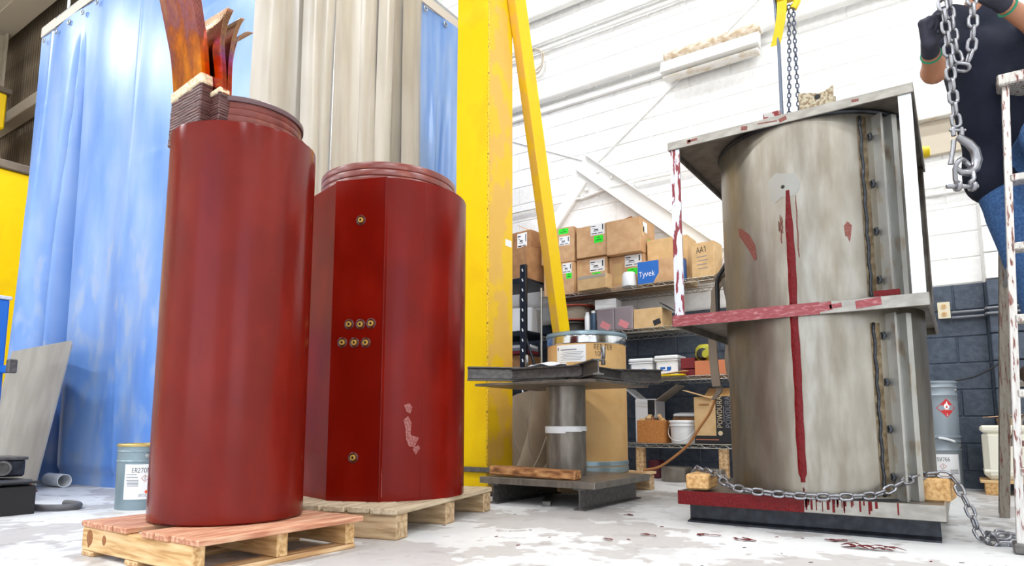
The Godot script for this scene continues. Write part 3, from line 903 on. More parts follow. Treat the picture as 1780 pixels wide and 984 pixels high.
# ------------------------------------------------------------------ yellow steelwork
func yellow_column() -> void:
	var t := thing("crane_column", "tall yellow steel column standing between coil and shelving", "column", W(-2.88, 0, 3.85))
	part(t, "front_face", MB.new().box(Vector3(0.0, 3.8, 0.15), Vector3(0.3, 7.6, 0.012), 0.004), M.yellow_enamel)
	part(t, "side_face", MB.new().box(Vector3(0.147, 3.8, -0.004), Vector3(0.012, 7.6, 0.3), 0.004), M.yellow_shaded)
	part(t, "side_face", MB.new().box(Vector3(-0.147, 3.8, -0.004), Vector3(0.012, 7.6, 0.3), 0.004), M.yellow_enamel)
	part(t, "rear_face", MB.new().box(Vector3(0.0, 3.8, -0.155), Vector3(0.3, 7.6, 0.012), 0.004), M.yellow_shaded)
	part(t, "corner_weld", MB.new().rod(Vector3(0.146, 0, 0.149), Vector3(0.146, 7.6, 0.149), 0.009, 8), M.chipped_edge, "chipped weld along the near corner")
	part(t, "base_plate", MB.new().box(Vector3(0, 0.01, 0), Vector3(0.46, 0.02, 0.46), 0.003), M.dark_iron)
	for s in [[-0.19, 0.19], [0.19, 0.19], [-0.19, -0.19], [0.19, -0.19]]: part(t, "anchor_bolt", MB.new().rod(Vector3(s[0], 0.02, s[1]), Vector3(s[0], 0.06, s[1]), 0.016, 6), M.dark_iron)
	part(t, "sticker", MB.new().box(Vector3(0.1535, 1.83, -0.1), Vector3(0.001, 0.05, 0.08), 0.0), M.paper, "small white sticker")
	part(t, "drain_bar", MB.new().box(Vector3(0.0, 0.17, 0.17), Vector3(0.62, 0.035, 0.03), 0.004), M.dark_iron)
	# slanting brace: yellow channel
	var a := W(-2.66, 4.4, 3.86)
	var b := W(-2.66, 0.0, 4.98)
	var d := (b - a).normalized()
	var br := thing("diagonal_brace", "yellow steel channel slanting from the column down behind the drum", "brace", b)
	var n := d.cross(Vector3.RIGHT).normalized()
	var B := Basis(Vector3.RIGHT, d, n)
	var mid := (a - b) * 0.5
	part(br, "web", MB.new().box(mid, Vector3(0.012, (b - a).length(), 0.17), 0.003, B), M.yellow_enamel)
	for s in [-0.08, 0.08]: part(br, "flange", MB.new().box(mid + n * s + Vector3(-0.03, 0, 0), Vector3(0.07, (b - a).length(), 0.012), 0.003, B), M.yellow_shaded if s > 0 else M.dark_iron)
	part(br, "foot_plate", MB.new().box(Vector3(0, 0.008, 0), Vector3(0.2, 0.016, 0.28), 0.003), M.dark_iron)

# ------------------------------------------------------------------ pallets and coils
func red_coil() -> void:
	# pallet: stringers along x, boards along z
	var p := thing("wooden_pallet", "pine pallet with reddish deck boards under the tall red coil with copper leads", "pallet", W(-2.375, 0, 1.51))
	for z in [0.31, 0.0, -0.31]:
		var st := part(p, "stringer", MB.new().box(Vector3(0, 0.0605, z), Vector3(0.74, 0.085, 0.045), 0.004), M.pine_x)
		if z > 0.3:
			for q in [[-0.31, 0.006, 0.024], [-0.2, 0.006, 0.015], [-0.315, -0.02, 0.008]]:
				part(st, "knot", MB.new().lathe([Vector2(q[2], 0), Vector2(q[2] * 0.6, 0.0008), Vector2(0, 0.001)], 16, Vector3(q[0], 0.0605 + q[1], 0.3325), Basis(Vector3.RIGHT, Vector3(0, 0, 1), Vector3.DOWN * 1.2)), M.knot)
	var x := -0.37
	for w in [0.075, 0.1, 0.07, 0.095, -0.1, 0.085, 0.085, 0.085, 0.085]:
		if w > 0: part(p, "deck_board", MB.new().box(Vector3(x + w * 0.5, 0.1145, rng.randf_range(-0.006, 0.006)), Vector3(w - 0.006, 0.02, 0.68), 0.003), M.pink_board)
		x += absf(w)
	for xx in [-0.32, 0.0, 0.33]: part(p, "bottom_board", MB.new().box(Vector3(xx, 0.009, 0), Vector3(0.085, 0.018, 0.67), 0.003), M.pine_z)
	# coil
	var c := thing("red_coil", "tall dark red resin-cast coil with copper leads standing on a pallet", "coil", W(-2.394, 0.125, 1.54))
	var R := 0.28
	var H := 1.49
	var nz := FastNoiseLite.new()
	nz.seed = 3
	nz.frequency = 1.2
	var wob := func(a: float, y: float) -> float:
		return 0.003 * nz.get_noise_3d(cos(a) * 2.0, y, sin(a) * 2.0) + 0.004 * nz.get_noise_2d(a * 3.0, 7.0) * smoothstep(1.2, 1.49, y)
	var prof := [Vector2(R - 0.01, 0), Vector2(R, 0.008)]
	for k in 24: prof.append(Vector2(R, 0.008 + (H - 0.016) * (k + 1) / 24.0))
	prof.append_array([Vector2(R - 0.0006, H - 0.001), Vector2(0.2, H - 0.002), Vector2(0.2, H - 0.3)])
	part(c, "body", MB.new().lathe(prof, 96, Vector3.ZERO, Basis(), 0, TAU, wob), M.red_resin)
	# ragged resin drips round the top edge
	for k in 8:
		var a := deg_to_rad(-40 + k * 22.0 + rng.randf_range(-3, 3))
		part(c, "resin_drip", MB.new().box(Vector3(cos(a) * 0.268, H + rng.randf_range(-0.006, 0.004), sin(a) * 0.268), Vector3(rng.randf_range(0.008, 0.02), rng.randf_range(0.006, 0.012), 0.008), 0.002, Basis(Vector3.UP, -a + PI / 2 + rng.randf_range(-0.4, 0.4)) * Basis(Vector3.RIGHT, rng.randf_range(-0.4, 0.4))), M.red_resin)
	# inner collar of wound layers with grooves
	var col := Vector3(-0.012, 0, 0.008)
	for k in 4:
		var y0 := H - 0.01 + k * 0.029
		part(c, "collar_ring", MB.new().lathe([Vector2(0.19, y0), Vector2(0.233 - 0.0015 * k, y0), Vector2(0.235 - 0.0015 * k, y0 + 0.003), Vector2(0.235 - 0.0015 * k, y0 + 0.025), Vector2(0.232 - 0.0015 * k, y0 + 0.028), Vector2(0.19, y0 + 0.028)], 72, col, Basis()), M.resin_collar)
	part(c, "cap_ring", MB.new().lathe([Vector2(0.17, H + 0.1), Vector2(0.238, H + 0.1), Vector2(0.239, H + 0.103), Vector2(0.239, H + 0.118), Vector2(0.236, H + 0.121), Vector2(0.17, H + 0.121)], 64, col, Basis(), deg_to_rad(-150), deg_to_rad(52)), M.lid_maroon)
	# leads
	lead(c, "lead_wrap", [Vector3(-0.016, H - 0.05, 0.237), Vector3(-0.016, H + 0.16, 0.232)], 0.215, 0.05)
	lead(c, "lead_wrap", [Vector3(0.05, H - 0.05, 0.197), Vector3(0.05, H + 0.125, 0.195)], 0.2, 0.045)
	part(c, "insulation_tape", MB.new().box(Vector3(-0.018, H + 0.165, 0.234), Vector3(0.222, 0.05, 0.054), 0.008, Basis(Vector3(0, 0, 1), 0.14)), M.cream_tape)
	part(c, "insulation_tape", MB.new().box(Vector3(0.05, H + 0.12, 0.196), Vector3(0.206, 0.03, 0.049), 0.008, Basis(Vector3(0, 0, 1), 0.1)), M.cream_tape)
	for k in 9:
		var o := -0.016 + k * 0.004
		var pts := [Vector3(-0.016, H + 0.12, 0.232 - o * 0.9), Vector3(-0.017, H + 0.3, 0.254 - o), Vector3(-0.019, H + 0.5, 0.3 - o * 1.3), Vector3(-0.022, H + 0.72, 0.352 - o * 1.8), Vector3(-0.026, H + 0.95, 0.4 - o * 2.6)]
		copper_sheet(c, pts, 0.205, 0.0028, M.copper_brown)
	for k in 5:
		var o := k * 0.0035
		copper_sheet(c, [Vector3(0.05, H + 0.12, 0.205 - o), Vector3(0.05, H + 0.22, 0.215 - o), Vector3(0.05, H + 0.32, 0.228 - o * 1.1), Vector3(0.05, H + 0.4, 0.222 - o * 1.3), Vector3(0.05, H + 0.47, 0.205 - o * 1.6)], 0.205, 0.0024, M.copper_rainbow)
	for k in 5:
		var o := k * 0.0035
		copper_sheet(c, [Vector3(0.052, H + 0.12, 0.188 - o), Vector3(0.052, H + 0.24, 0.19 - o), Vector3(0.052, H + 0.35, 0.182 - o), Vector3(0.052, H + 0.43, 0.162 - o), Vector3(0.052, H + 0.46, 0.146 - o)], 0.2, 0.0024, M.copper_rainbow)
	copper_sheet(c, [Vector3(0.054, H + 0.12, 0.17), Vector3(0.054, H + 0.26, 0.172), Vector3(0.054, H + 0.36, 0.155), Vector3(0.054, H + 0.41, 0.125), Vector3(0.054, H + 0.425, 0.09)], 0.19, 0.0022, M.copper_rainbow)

func lead(c: Node, called: String, pts: Array, w: float, th: float) -> void:
	var a: Vector3 = pts[0]
	var b: Vector3 = pts[1]
	var n := 17
	for k in n:
		var p := a.lerp(b, (k + 0.5) / n)
		part(c, called, MB.new().box(p, Vector3(w + rng.randf_range(-0.0015, 0.0015), (b.y - a.y) / n * 1.5, th + rng.randf_range(-0.0015, 0.0015)), 0.005, Basis(Vector3(0, 0, 1), rng.randf_range(0.0, 0.035))), M.resin_wrap)

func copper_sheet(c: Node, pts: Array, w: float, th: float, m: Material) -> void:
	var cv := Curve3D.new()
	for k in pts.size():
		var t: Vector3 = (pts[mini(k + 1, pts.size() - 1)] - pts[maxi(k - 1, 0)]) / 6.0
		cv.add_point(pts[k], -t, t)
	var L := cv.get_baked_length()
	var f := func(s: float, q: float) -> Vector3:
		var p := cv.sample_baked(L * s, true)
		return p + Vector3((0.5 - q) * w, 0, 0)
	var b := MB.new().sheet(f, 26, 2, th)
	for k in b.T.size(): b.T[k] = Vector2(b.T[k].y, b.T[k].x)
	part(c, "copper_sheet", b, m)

func red_coil_with_terminals() -> void:
	var p := thing("wooden_pallet", "weathered timber pallet on thick bearers under the shorter red coil", "pallet", W(-2.5, 0, 2.45), deg_to_rad(14))
	for z in [0.47, 0.0, -0.47]: part(p, "bearer", MB.new().box(Vector3(-0.02, 0.052, z), Vector3(0.86, 0.104, 0.095), 0.005), M.grey_timber)
	var x := -0.44
	for w in [0.12, 0.12, 0.12, 0.12, 0.12, 0.12, 0.14]:
		part(p, "deck_board", MB.new().box(Vector3(x + w * 0.5, 0.117, rng.randf_range(-0.01, 0.01)), Vector3(w - 0.012, 0.026, 1.06), 0.004), M.grey_board)
		x += w
	var c := thing("red_coil", "shorter glossy red coil with flat terminal panel and brass inserts", "coil", W(-2.475, 0.13, 2.484))
	var R := 0.395
	var H := 1.535
	# outline: round, with flat facets on the terminal side
	var pts := []
	var a := deg_to_rad(-135.0)
	for k in 61: pts.append(polar(R, deg_to_rad(lerpf(-205.0, 22.5, k / 60.0))))
	for k in 7: pts.append(polar(R, deg_to_rad(lerpf(22.5, 48.5, (k + 1) / 7.0))))
	var g := MB.new()
	var round_n := pts.size()
	for k in round_n - 1: wall_strip(g, pts[k], pts[k + 1], 0.0, H, true)
	# top and bottom caps
	var outline := pts.duplicate()
	outline.append(polar(R + 0.012, deg_to_rad(50.0)))
	outline.append(polar(R + 0.012, deg_to_rad(88.0)))
	outline.append(polar(R - 0.004, deg_to_rad(90.0)))
	outline.append(polar(R + 0.02, deg_to_rad(128.0)))
	outline.append(polar(R, deg_to_rad(155.0)))
	for k in outline.size():
		var q0: Vector3 = outline[k]
		var q1: Vector3 = outline[(k + 1) % outline.size()]
		g.flat(Vector3(0, H, 0), q0 + Vector3(0, H, 0), q1 + Vector3(0, H, 0), Vector3.UP)
		g.flat(Vector3.ZERO, q0, q1, Vector3.DOWN)
	part(c, "body", g, M.red_resin_glossy)
	var pa := polar(R + 0.012, deg_to_rad(50.0))
	var pb := polar(R + 0.012, deg_to_rad(88.0))
	var panel := MB.new()
	wall_strip(panel, pts[round_n - 1], pa, 0.0, H, false)
	wall_strip(panel, pa, pb, 0.0, H, false)
	wall_strip(panel, pb, polar(R - 0.004, deg_to_rad(90.0)), 0.0, H, false)
	var tp := part(c, "terminal_panel", panel, M.red_resin_glossy)
	var side := MB.new()
	wall_strip(side, polar(R - 0.004, deg_to_rad(90.0)), polar(R + 0.02, deg_to_rad(128.0)), 0.0, H, false)
	wall_strip(side, polar(R + 0.02, deg_to_rad(128.0)), polar(R, deg_to_rad(155.0)), 0.0, H, false)
	part(c, "side_panel", side, M.red_resin_glossy)
	part(c, "panel_edge", MB.new().rod(pa, pa + Vector3(0, H, 0), 0.004, 8), M.red_resin_glossy)
	part(c, "seam", MB.new().rod(polar(R - 0.002, deg_to_rad(22.5)), polar(R - 0.002, deg_to_rad(22.5)) + Vector3(0, H, 0), 0.0035, 8), M.red_resin_glossy)
	for q in [[30.0, 0.3, [[-5, 0.07], [-2, 0.09], [0.5, 0.06], [-1.0, 0.03], [0.5, 0.0], [3, -0.03], [6, -0.01], [3, -0.055], [-1, -0.05], [-3, -0.02], [-3.5, 0.03]]], [31.0, 0.42, [[-4, 0.02], [0, 0.03], [2, 0.01], [0.5, -0.02], [-2, -0.01]]], [27.0, 0.22, [[-1.5, 0.02], [2.5, 0.035], [4, 0.02], [1, -0.01]]], [49.6, 0.12, [[-1.2, 0.06], [0.2, 0.1], [1.0, 0.02], [1.4, -0.1], [-1.6, -0.11], [-0.4, -0.02]]]]:
		part(c, "chalk_smudge", patch(Vector3.ZERO, R + 0.0012, q[0], q[1], q[2]), M.chalk)
	# brass inserts set in round recesses
	var ex := (pa - pb).normalized()
	var out := Vector3.UP.cross(ex).normalized()
	if out.dot(pa) < 0: out = -out
	var B := Basis(ex, out, ex.cross(out))
	for q in [[68.25, 1.4585], [75.1, 0.952], [66.5, 0.95], [58.5, 0.952], [79.8, 0.866], [70.7, 0.8635], [62.06, 0.862], [69.07, 0.328]]:
		var d := polar(1.0, deg_to_rad(q[0]))
		var s: float = pa.dot(out) / d.dot(out)
		var at := d * s + Vector3(0, q[1] - 0.13, 0)
		var te := part(c, "brass_insert", MB.new().lathe([Vector2(0.006, 0.002), Vector2(0.0065, 0.008), Vector2(0.012, 0.008), Vector2(0.0135, 0.006), Vector2(0.0135, 0.0)], 20, at, B), M.brass)
		part(te, "recess_ring", MB.new().lathe([Vector2(0.0135, 0.0012), Vector2(0.018, 0.002), Vector2(0.021, 0.005), Vector2(0.024, 0.003), Vector2(0.026, 0.0)], 20, at, B), M.resin_dark)
		part(te, "threaded_hole", MB.new().lathe([Vector2(0.0065, 0.0035), Vector2(0, 0.0035)], 12, at, B), M.black_hole)
	# collar of stacked rings
	var o := Vector3(-0.018, 0, 0.012)
	var y0 := H
	for hgt in [0.028, 0.034, 0.036]:
		part(c, "collar_ring", MB.new().lathe([Vector2(0.3, y0), Vector2(0.354, y0), Vector2(0.357, y0 + 0.003), Vector2(0.357, y0 + hgt - 0.004), Vector2(0.354, y0 + hgt - 0.0005), Vector2(0.3, y0 + hgt - 0.0005)], 80, o), M.resin_collar)
		y0 += hgt
	part(c, "bore", MB.new().lathe([Vector2(0.3, y0 - 0.002), Vector2(0.3, y0 - 0.4), Vector2(0, y0 - 0.4)], 48, o), M.resin_dark)

func polar(r: float, a: float) -> Vector3:
	return Vector3(cos(a) * r, 0, sin(a) * r)

func wall_strip(g: MB, a: Vector3, b: Vector3, y0: float, y1: float, smooth: bool) -> void:
	var n := (b - a).cross(Vector3.UP).normalized()
	if n.dot(a + b) < 0: n = -n
	var na := a.normalized() if smooth else n
	var nb := b.normalized() if smooth else n
	g.tri(a + Vector3(0, y0, 0), b + Vector3(0, y0, 0), b + Vector3(0, y1, 0), na, nb, nb)
	g.tri(a + Vector3(0, y0, 0), b + Vector3(0, y1, 0), a + Vector3(0, y1, 0), na, nb, na)

# ------------------------------------------------------------------ tank in its frame
func tank() -> void:
	var t := thing("steel_tank", "tall bare steel tank in a square plate frame streaked with red paint", "tank", W(-0.635, 0, 3.755))
	var C := Vector3(0.06, 0, 0.08)
	var R := 0.46
	# two beams under the base
	for z in [0.49, -0.45]:
		var b := part(t, "base_beam", MB.new().prism(ibeam(0.1, 0.092, 0.008, 0.008), 1.06, Transform3D(Basis(Vector3(0, 0, 1), Vector3.UP, Vector3.LEFT), Vector3(0.53, 0, z - 0.04))), M.black_beam)
	# base plate: painted angle rim and deck
	part(t, "base_rim", MB.new().box(Vector3(0, 0.124, 0.55), Vector3(1.11, 0.064, 0.01), 0.002), M.edge_steel)
	for k in 34:
		var dx := 0.02 + 0.3 * rng.randf() * rng.randf() + (0.14 if k > 24 else 0.0)
		var dl := rng.randf_range(0.012, 0.056)
		part(t, "paint_drip", MB.new().box(Vector3(dx, 0.156 - dl * 0.5, 0.5556), Vector3(rng.randf_range(0.003, 0.012), dl, 0.0025), 0.001), M.wet_red)
	part(t, "base_rim", MB.new().box(Vector3(0, 0.124, -0.55), Vector3(1.11, 0.064, 0.01), 0.002), M.edge_steel)
	for s in [-0.55, 0.55]: part(t, "base_rim", MB.new().box(Vector3(s, 0.124, 0), Vector3(0.01, 0.064, 1.09), 0.002), M.edge_steel)
	part(t, "rim_paint", MB.new().box(Vector3(-0.265, 0.1245, 0.5556), Vector3(0.58, 0.066, 0.003), 0.001), M.wet_red, "thick red paint on the left of the rim")
	part(t, "base_plate", MB.new().box(Vector3(0, 0.142, 0), Vector3(1.09, 0.016, 1.09), 0.002), M.plate_steel)
	# middle and top plates: folded tray edges, square plates with the shell passing through
	part(t, "middle_plate", MB.new().box(Vector3(0, 1.018, 0), Vector3(1.09, 0.012, 1.09), 0.002), M.plate_steel)
	part(t, "middle_rim", MB.new().box(Vector3(0, 1.002, 0.55), Vector3(1.11, 0.055, 0.01), 0.002), M.edge_steel)
	part(t, "rim_paint", MB.new().box(Vector3(-0.21, 1.0025, 0.5556), Vector3(0.69, 0.056, 0.002), 0.001), M.red_rim)
	for q in [[0.15, 0.07, 0.04], [0.2, 0.05, 0.02], [0.33, 0.1, 0.035]]: part(t, "paint_spot", MB.new().box(Vector3(q[0], 1.006, 0.5556), Vector3(q[1], q[2], 0.0015), 0.0007, Basis(Vector3(0, 0, 1), 0.1)), M.red_rim)
	for s in [-0.55, 0.55]: part(t, "middle_rim", MB.new().box(Vector3(s, 1.002, 0), Vector3(0.01, 0.055, 1.09), 0.002), M.plate_steel)
	part(t, "middle_rim", MB.new().box(Vector3(0, 1.002, -0.55), Vector3(1.11, 0.055, 0.01), 0.002), M.plate_steel)
	part(t, "top_plate", MB.new().box(Vector3(0, 1.945, 0), Vector3(1.09, 0.012, 1.09), 0.002), M.plate_steel)
	part(t, "top_rim", MB.new().box(Vector3(0, 1.934, 0.55), Vector3(1.11, 0.044, 0.01), 0.002), M.edge_steel)
	for s in [-0.55, 0.55]: part(t, "top_rim", MB.new().box(Vector3(s, 1.934, 0), Vector3(0.01, 0.044, 1.09), 0.002), M.plate_steel)
	part(t, "top_rim", MB.new().box(Vector3(0, 1.934, -0.55), Vector3(1.11, 0.044, 0.01), 0.002), M.plate_steel)
	for q in [[-0.42, 0.05, 0.012], [-0.44, 0.02, 0.02], [-0.16, 0.03, 0.02], [0.02, 0.035, 0.02], [0.33, 0.03, 0.012], [-0.05, 0.09, 0.006]]:
		part(t, "paint_spot", MB.new().box(Vector3(q[0], 1.934 + rng.randf_range(-0.006, 0.006), 0.5556), Vector3(q[1], q[2], 0.0015), 0.0006, Basis(Vector3(0, 0, 1), rng.randf_range(-0.3, 0.3))), M.red_smear)
	# shell
	part(t, "shell", MB.new().lathe([Vector2(R, 0.15), Vector2(R, 0.45), Vector2(R, 1.0), Vector2(R, 1.5), Vector2(R, 1.939)], 120, C), M.tank_steel)
	part(t, "weld_ring", MB.new().lathe(bead_profile(R, 1.926, 0.012), 120, C), M.weld)
	part(t, "weld_ring", MB.new().lathe(bead_profile(R, 0.152, 0.008), 120, C), M.weld)
	# vertical weld with scorched band
	for y in [[0.17, 0.93], [1.05, 1.9]]:
		part(t, "scorched_band", MB.new().lathe([Vector2(R + 0.0006, y[0]), Vector2(R + 0.001, y[0] + 0.01), Vector2(R + 0.001, y[1])], 10, C, Basis(), deg_to_rad(50.0), deg_to_rad(55.5)), M.scorched)
		var p := []
		for k in 60: p.append(C + polar(R + 0.002 + 0.003 * sin(k * 2.1), deg_to_rad(53.6 + 0.3 * sin(k * 0.7))) + Vector3(0, lerpf(y[0], y[1], k / 59.0), 0))
		part(t, "weld_bead", MB.new().tube(p, 0.0075, 7), M.weld)
	# upright channel on the shell
	for y in [[0.152, 0.972], [1.026, 1.9]]:
		var ca := deg_to_rad(41.0)
		var X := Transform3D(Basis(Vector3(-sin(ca), 0, cos(ca)), Vector3(cos(ca), 0, sin(ca)), Vector3.DOWN), C + polar(R - 0.012, ca) + Vector3(0, y[1], 0))
		var cp := PackedVector2Array([Vector2(-0.05, 0.0), Vector2(-0.05, 0.06), Vector2(-0.022, 0.06), Vector2(-0.022, 0.02), Vector2(0.03, 0.02), Vector2(0.03, 0.06), Vector2(0.042, 0.06), Vector2(0.042, 0.0)])
		part(t, "channel", MB.new().prism(cp, y[1] - y[0], X), M.burnt_zinc)
		for k in 4:
			var hy := lerpf(y[0] + 0.1, y[1] - 0.1, k / 3.0)
			part(t, "tack_weld", MB.new().tube([C + polar(R + 0.004, deg_to_rad(48.6)) + Vector3(0, hy - 0.014, 0), C + polar(R + 0.009, deg_to_rad(48.2)) + Vector3(0, hy, 0), C + polar(R + 0.003, deg_to_rad(48.6)) + Vector3(0, hy + 0.016, 0)], 0.009, 7), M.weld)
	# corner posts of angle iron
	post(t, Vector3(-0.515, 0, 0.515), 0.972 + 0.06, 1.912, M.half_painted)
	post(t, Vector3(0.515, 0, 0.515), 1.03, 1.912, M.bright_zinc)
	post(t, Vector3(0.515, 0, -0.515), 1.03, 1.912, M.plate_steel)
	post(t, Vector3(-0.515, 0, -0.515), 1.03, 1.912, M.plate_steel)
	post(t, Vector3(0.46, 0, -0.51), 0.15, 0.975, M.burnt_zinc)
	post(t, Vector3(-0.515, 0, -0.515), 0.15, 0.975, M.plate_steel)
	# hole, scraped patch, red runs
	part(t, "scraped_patch", patch(C, R + 0.0008, 97.0, 1.605, [[-9, 0.03], [-8.4, 0.05], [-4, 0.075], [1, 0.062], [6, 0.055], [8, 0.03], [9.5, 0.0], [8.4, -0.035], [4.5, -0.055], [-1, -0.05], [-5, -0.07], [-8, -0.06]]), M.scraped)
	part(t, "drain_hole", MB.new().lathe([Vector2(0.011, 0), Vector2(0.008, 0.002), Vector2(0.0, 0.002)], 18, C + polar(R, deg_to_rad(97.3)) + Vector3(0, 1.604, 0), facing(deg_to_rad(97.3))), M.black_hole)
	var run := []
	for k in 40:
		var f := k / 39.0
		run.append([lerpf(96.2, 96.9, f) + 0.25 * sin(k * 0.8) - 1.9, lerpf(94.9, 95.6, f) + 1.9 * smoothstep(0.0, 0.12, f) * 0.9 - 1.9 + 1.9 * 0.0])
	part(t, "paint_run", red_run(C, R, 94.7, 1.582, 0.222, 0.0185), M.wet_red, "wide wet red paint run down the shell")
	for q in [[99.6, 1.47, 1.33, 0.003], [98.7, 1.46, 1.38, 0.0025], [90.4, 1.55, 1.25, 0.0025], [100.6, 1.44, 1.39, 0.0025], [94.4, 0.2, 0.165, 0.004]]:
		part(t, "paint_run", red_run(C, R, q[0], q[1], q[2], q[3]), M.red_smear)
	part(t, "paint_smear", patch(C, R + 0.0008, 122.0, 1.385, [[6, -0.1], [5, -0.03], [1, 0.03], [-5, 0.07], [-9, 0.085], [-8, 0.04], [-4, 0.0], [1, -0.06], [4, -0.11]]), M.red_smear, "smeared red handprint")
	part(t, "paint_smear", patch(C, R + 0.0008, 64.0, 1.35, [[-2, 0.03], [0, 0.05], [2.2, 0.03], [1.5, -0.01], [0.6, -0.05], [-0.5, -0.02], [-1.6, -0.02]]), M.red_smear)
	part(t, "rim_lug", MB.new().box(Vector3(0.4, 1.04, 0.52), Vector3(0.1, 0.04, 0.02), 0.003), M.wet_red)
	# lifting lugs on the top plate
	var lug := part(t, "lifting_lug", MB.new().prism(PackedVector2Array([Vector2(-0.075, 0), Vector2(0.07, 0), Vector2(0.075, 0.125), Vector2(0.04, 0.105), Vector2(0.01, 0.1), Vector2(-0.03, 0.115), Vector2(-0.08, 0.125)]), 0.016, Transform3D(Basis(), Vector3(0.16, 1.951, 0.46))), M.lug_paint)
	part(lug, "eye", MB.new().lathe([Vector2(0.014, 0), Vector2(0.0, 0.001)], 14, Vector3(0.165, 2.035, 0.4765), Basis(Vector3.RIGHT, Vector3(0, 0, 1), Vector3.DOWN)), M.black_hole)
	part(t, "lifting_lug", MB.new().box(Vector3(0.16, 2.01, 0.36), Vector3(0.14, 0.12, 0.016), 0.003), M.lug_paint)
	part(t, "top_block", MB.new().box(Vector3(-0.04, 1.979, 0.48), Vector3(0.08, 0.056, 0.05), 0.004), M.painted_drips)
	part(t, "strap_knob", MB.new().lathe([Vector2(0.0, -0.035), Vector2(0.03, -0.03), Vector2(0.036, 0.0), Vector2(0.03, 0.03), Vector2(0.0, 0.035)], 8, Vector3(0.555, 1.985, -0.43), Basis(Vector3(0, 0, 1), Vector3.RIGHT, Vector3.UP)), M.yellow_plastic, "yellow knob on the rear edge")
	# timber chocks and the chain lying across the base
	var c1 := solo("timber_chock", MB.new().box(Vector3.ZERO, Vector3(0.11, 0.075, 0.22), 0.008), M.block_wood, "rough timber chock on the left end of the tank base", "timber block", W(-1.11, 0.2, 3.33), 0.1)
	var c2 := solo("timber_chock", MB.new().box(Vector3.ZERO, Vector3(0.15, 0.1, 0.2), 0.008), M.block_wood, "rough timber chock on the right end of the tank base", "timber block", W(-0.13, 0.2, 3.5), -0.1)
	var ch := thing("base_chain", "grey steel chain slung across the tank base over two timber chocks", "chain")
	var lm := link_mesh(0.062, 0.042, 0.0062)
	run_chain(ch, [W(-1.24, 0.03, 3.6), W(-1.23, 0.1, 3.55), W(-1.18, 0.245, 3.42), W(-1.12, 0.248, 3.38), W(-1.02, 0.235, 3.28), W(-0.94, 0.19, 3.22), W(-0.8, 0.172, 3.19), W(-0.6, 0.165, 3.185), W(-0.42, 0.172, 3.2), W(-0.32, 0.185, 3.25), W(-0.22, 0.24, 3.32), W(-0.15, 0.262, 3.42), W(-0.06, 0.258, 3.44), W(-0.03, 0.2, 3.42), W(0.0, 0.12, 3.4), W(0.03, 0.02, 3.38), W(0.08, 0.012, 3.3), W(0.15, 0.012, 3.34), W(0.2, 0.015, 3.42), W(0.12, 0.03, 3.45), W(0.06, 0.035, 3.36), W(0.16, 0.04, 3.3)], lm, 0.046, M.chain_steel)

func ibeam(h: float, w: float, tf: float, tw: float) -> PackedVector2Array:
	# section with its foot at y = 0, centred on x
	var a := w * 0.5
	var b := tw * 0.5
	return PackedVector2Array([Vector2(-a, 0), Vector2(a, 0), Vector2(a, tf), Vector2(b + 0.006, tf + 0.003), Vector2(b, tf + 0.01), Vector2(b, h - tf - 0.008), Vector2(b + 0.006, h - tf - 0.002), Vector2(a, h - tf), Vector2(a, h), Vector2(-a, h), Vector2(-a, h - tf), Vector2(-b - 0.006, h - tf - 0.002), Vector2(-b, h - tf - 0.008), Vector2(-b, tf + 0.01), Vector2(-b - 0.006, tf + 0.003), Vector2(-a, tf)])

func bead_profile(R: float, y: float, r: float) -> Array:
	return [Vector2(R, y - r), Vector2(R + r * 0.7, y - r * 0.7), Vector2(R + r, y), Vector2(R + r * 0.7, y + r * 0.7), Vector2(R, y + r)]

func facing(a: float) -> Basis:
	# y points outwards at angle a
	return Basis(Vector3(-sin(a), 0, cos(a)), Vector3(cos(a), 0, sin(a)), Vector3.DOWN)

func post(t: Node, at: Vector3, y0: float, y1: float, m: Material) -> void:
	var sx := signf(at.x)
	var sz := signf(at.z)
	var poly := PackedVector2Array([Vector2(0, 0), Vector2(-0.05 * sx, 0), Vector2(-0.05 * sx, -0.007), Vector2(-0.007 * sx, -0.007), Vector2(-0.007 * sx, -0.05), Vector2(0, -0.05)])
	for k in poly.size(): poly[k] = Vector2(at.x + 0.03 * sx + poly[k].x, -(at.z + 0.03 * sz) - poly[k].y * sz)
	part(t, "corner_post", MB.new().prism(poly, y1 - y0, Transform3D(Basis(Vector3.RIGHT, Vector3(0, 0, -1), Vector3.UP), Vector3(0, y0, 0))), m)

func patch(C: Vector3, R: float, ang: float, y: float, pts: Array) -> MB:
	# a fan on the shell: pts are [degrees towards the right, height]
	var g := MB.new()
	var c0 := C + polar(R + 0.0006, deg_to_rad(ang)) + Vector3(0, y, 0)
	var n0 := polar(1.0, deg_to_rad(ang))
	for k in pts.size():
		var a: Array = pts[k]
		var b: Array = pts[(k + 1) % pts.size()]
		for h in 3:
			var f0 := h / 3.0
			var f1 := (h + 1) / 3.0
			var q := []
			for z in [[a, f0], [b, f0], [b, f1], [a, f1]]:
				var an := deg_to_rad(ang - z[0][0] * z[1])
				q.append([C + polar(R + 0.0006, an) + Vector3(0, y + z[0][1] * z[1], 0), polar(1.0, an)])
			if h > 0: g.tri(q[0][0], q[1][0], q[2][0], q[0][1], q[1][1], q[2][1])
			g.tri(q[0][0], q[2][0], q[3][0], q[0][1], q[2][1], q[3][1])
	return g

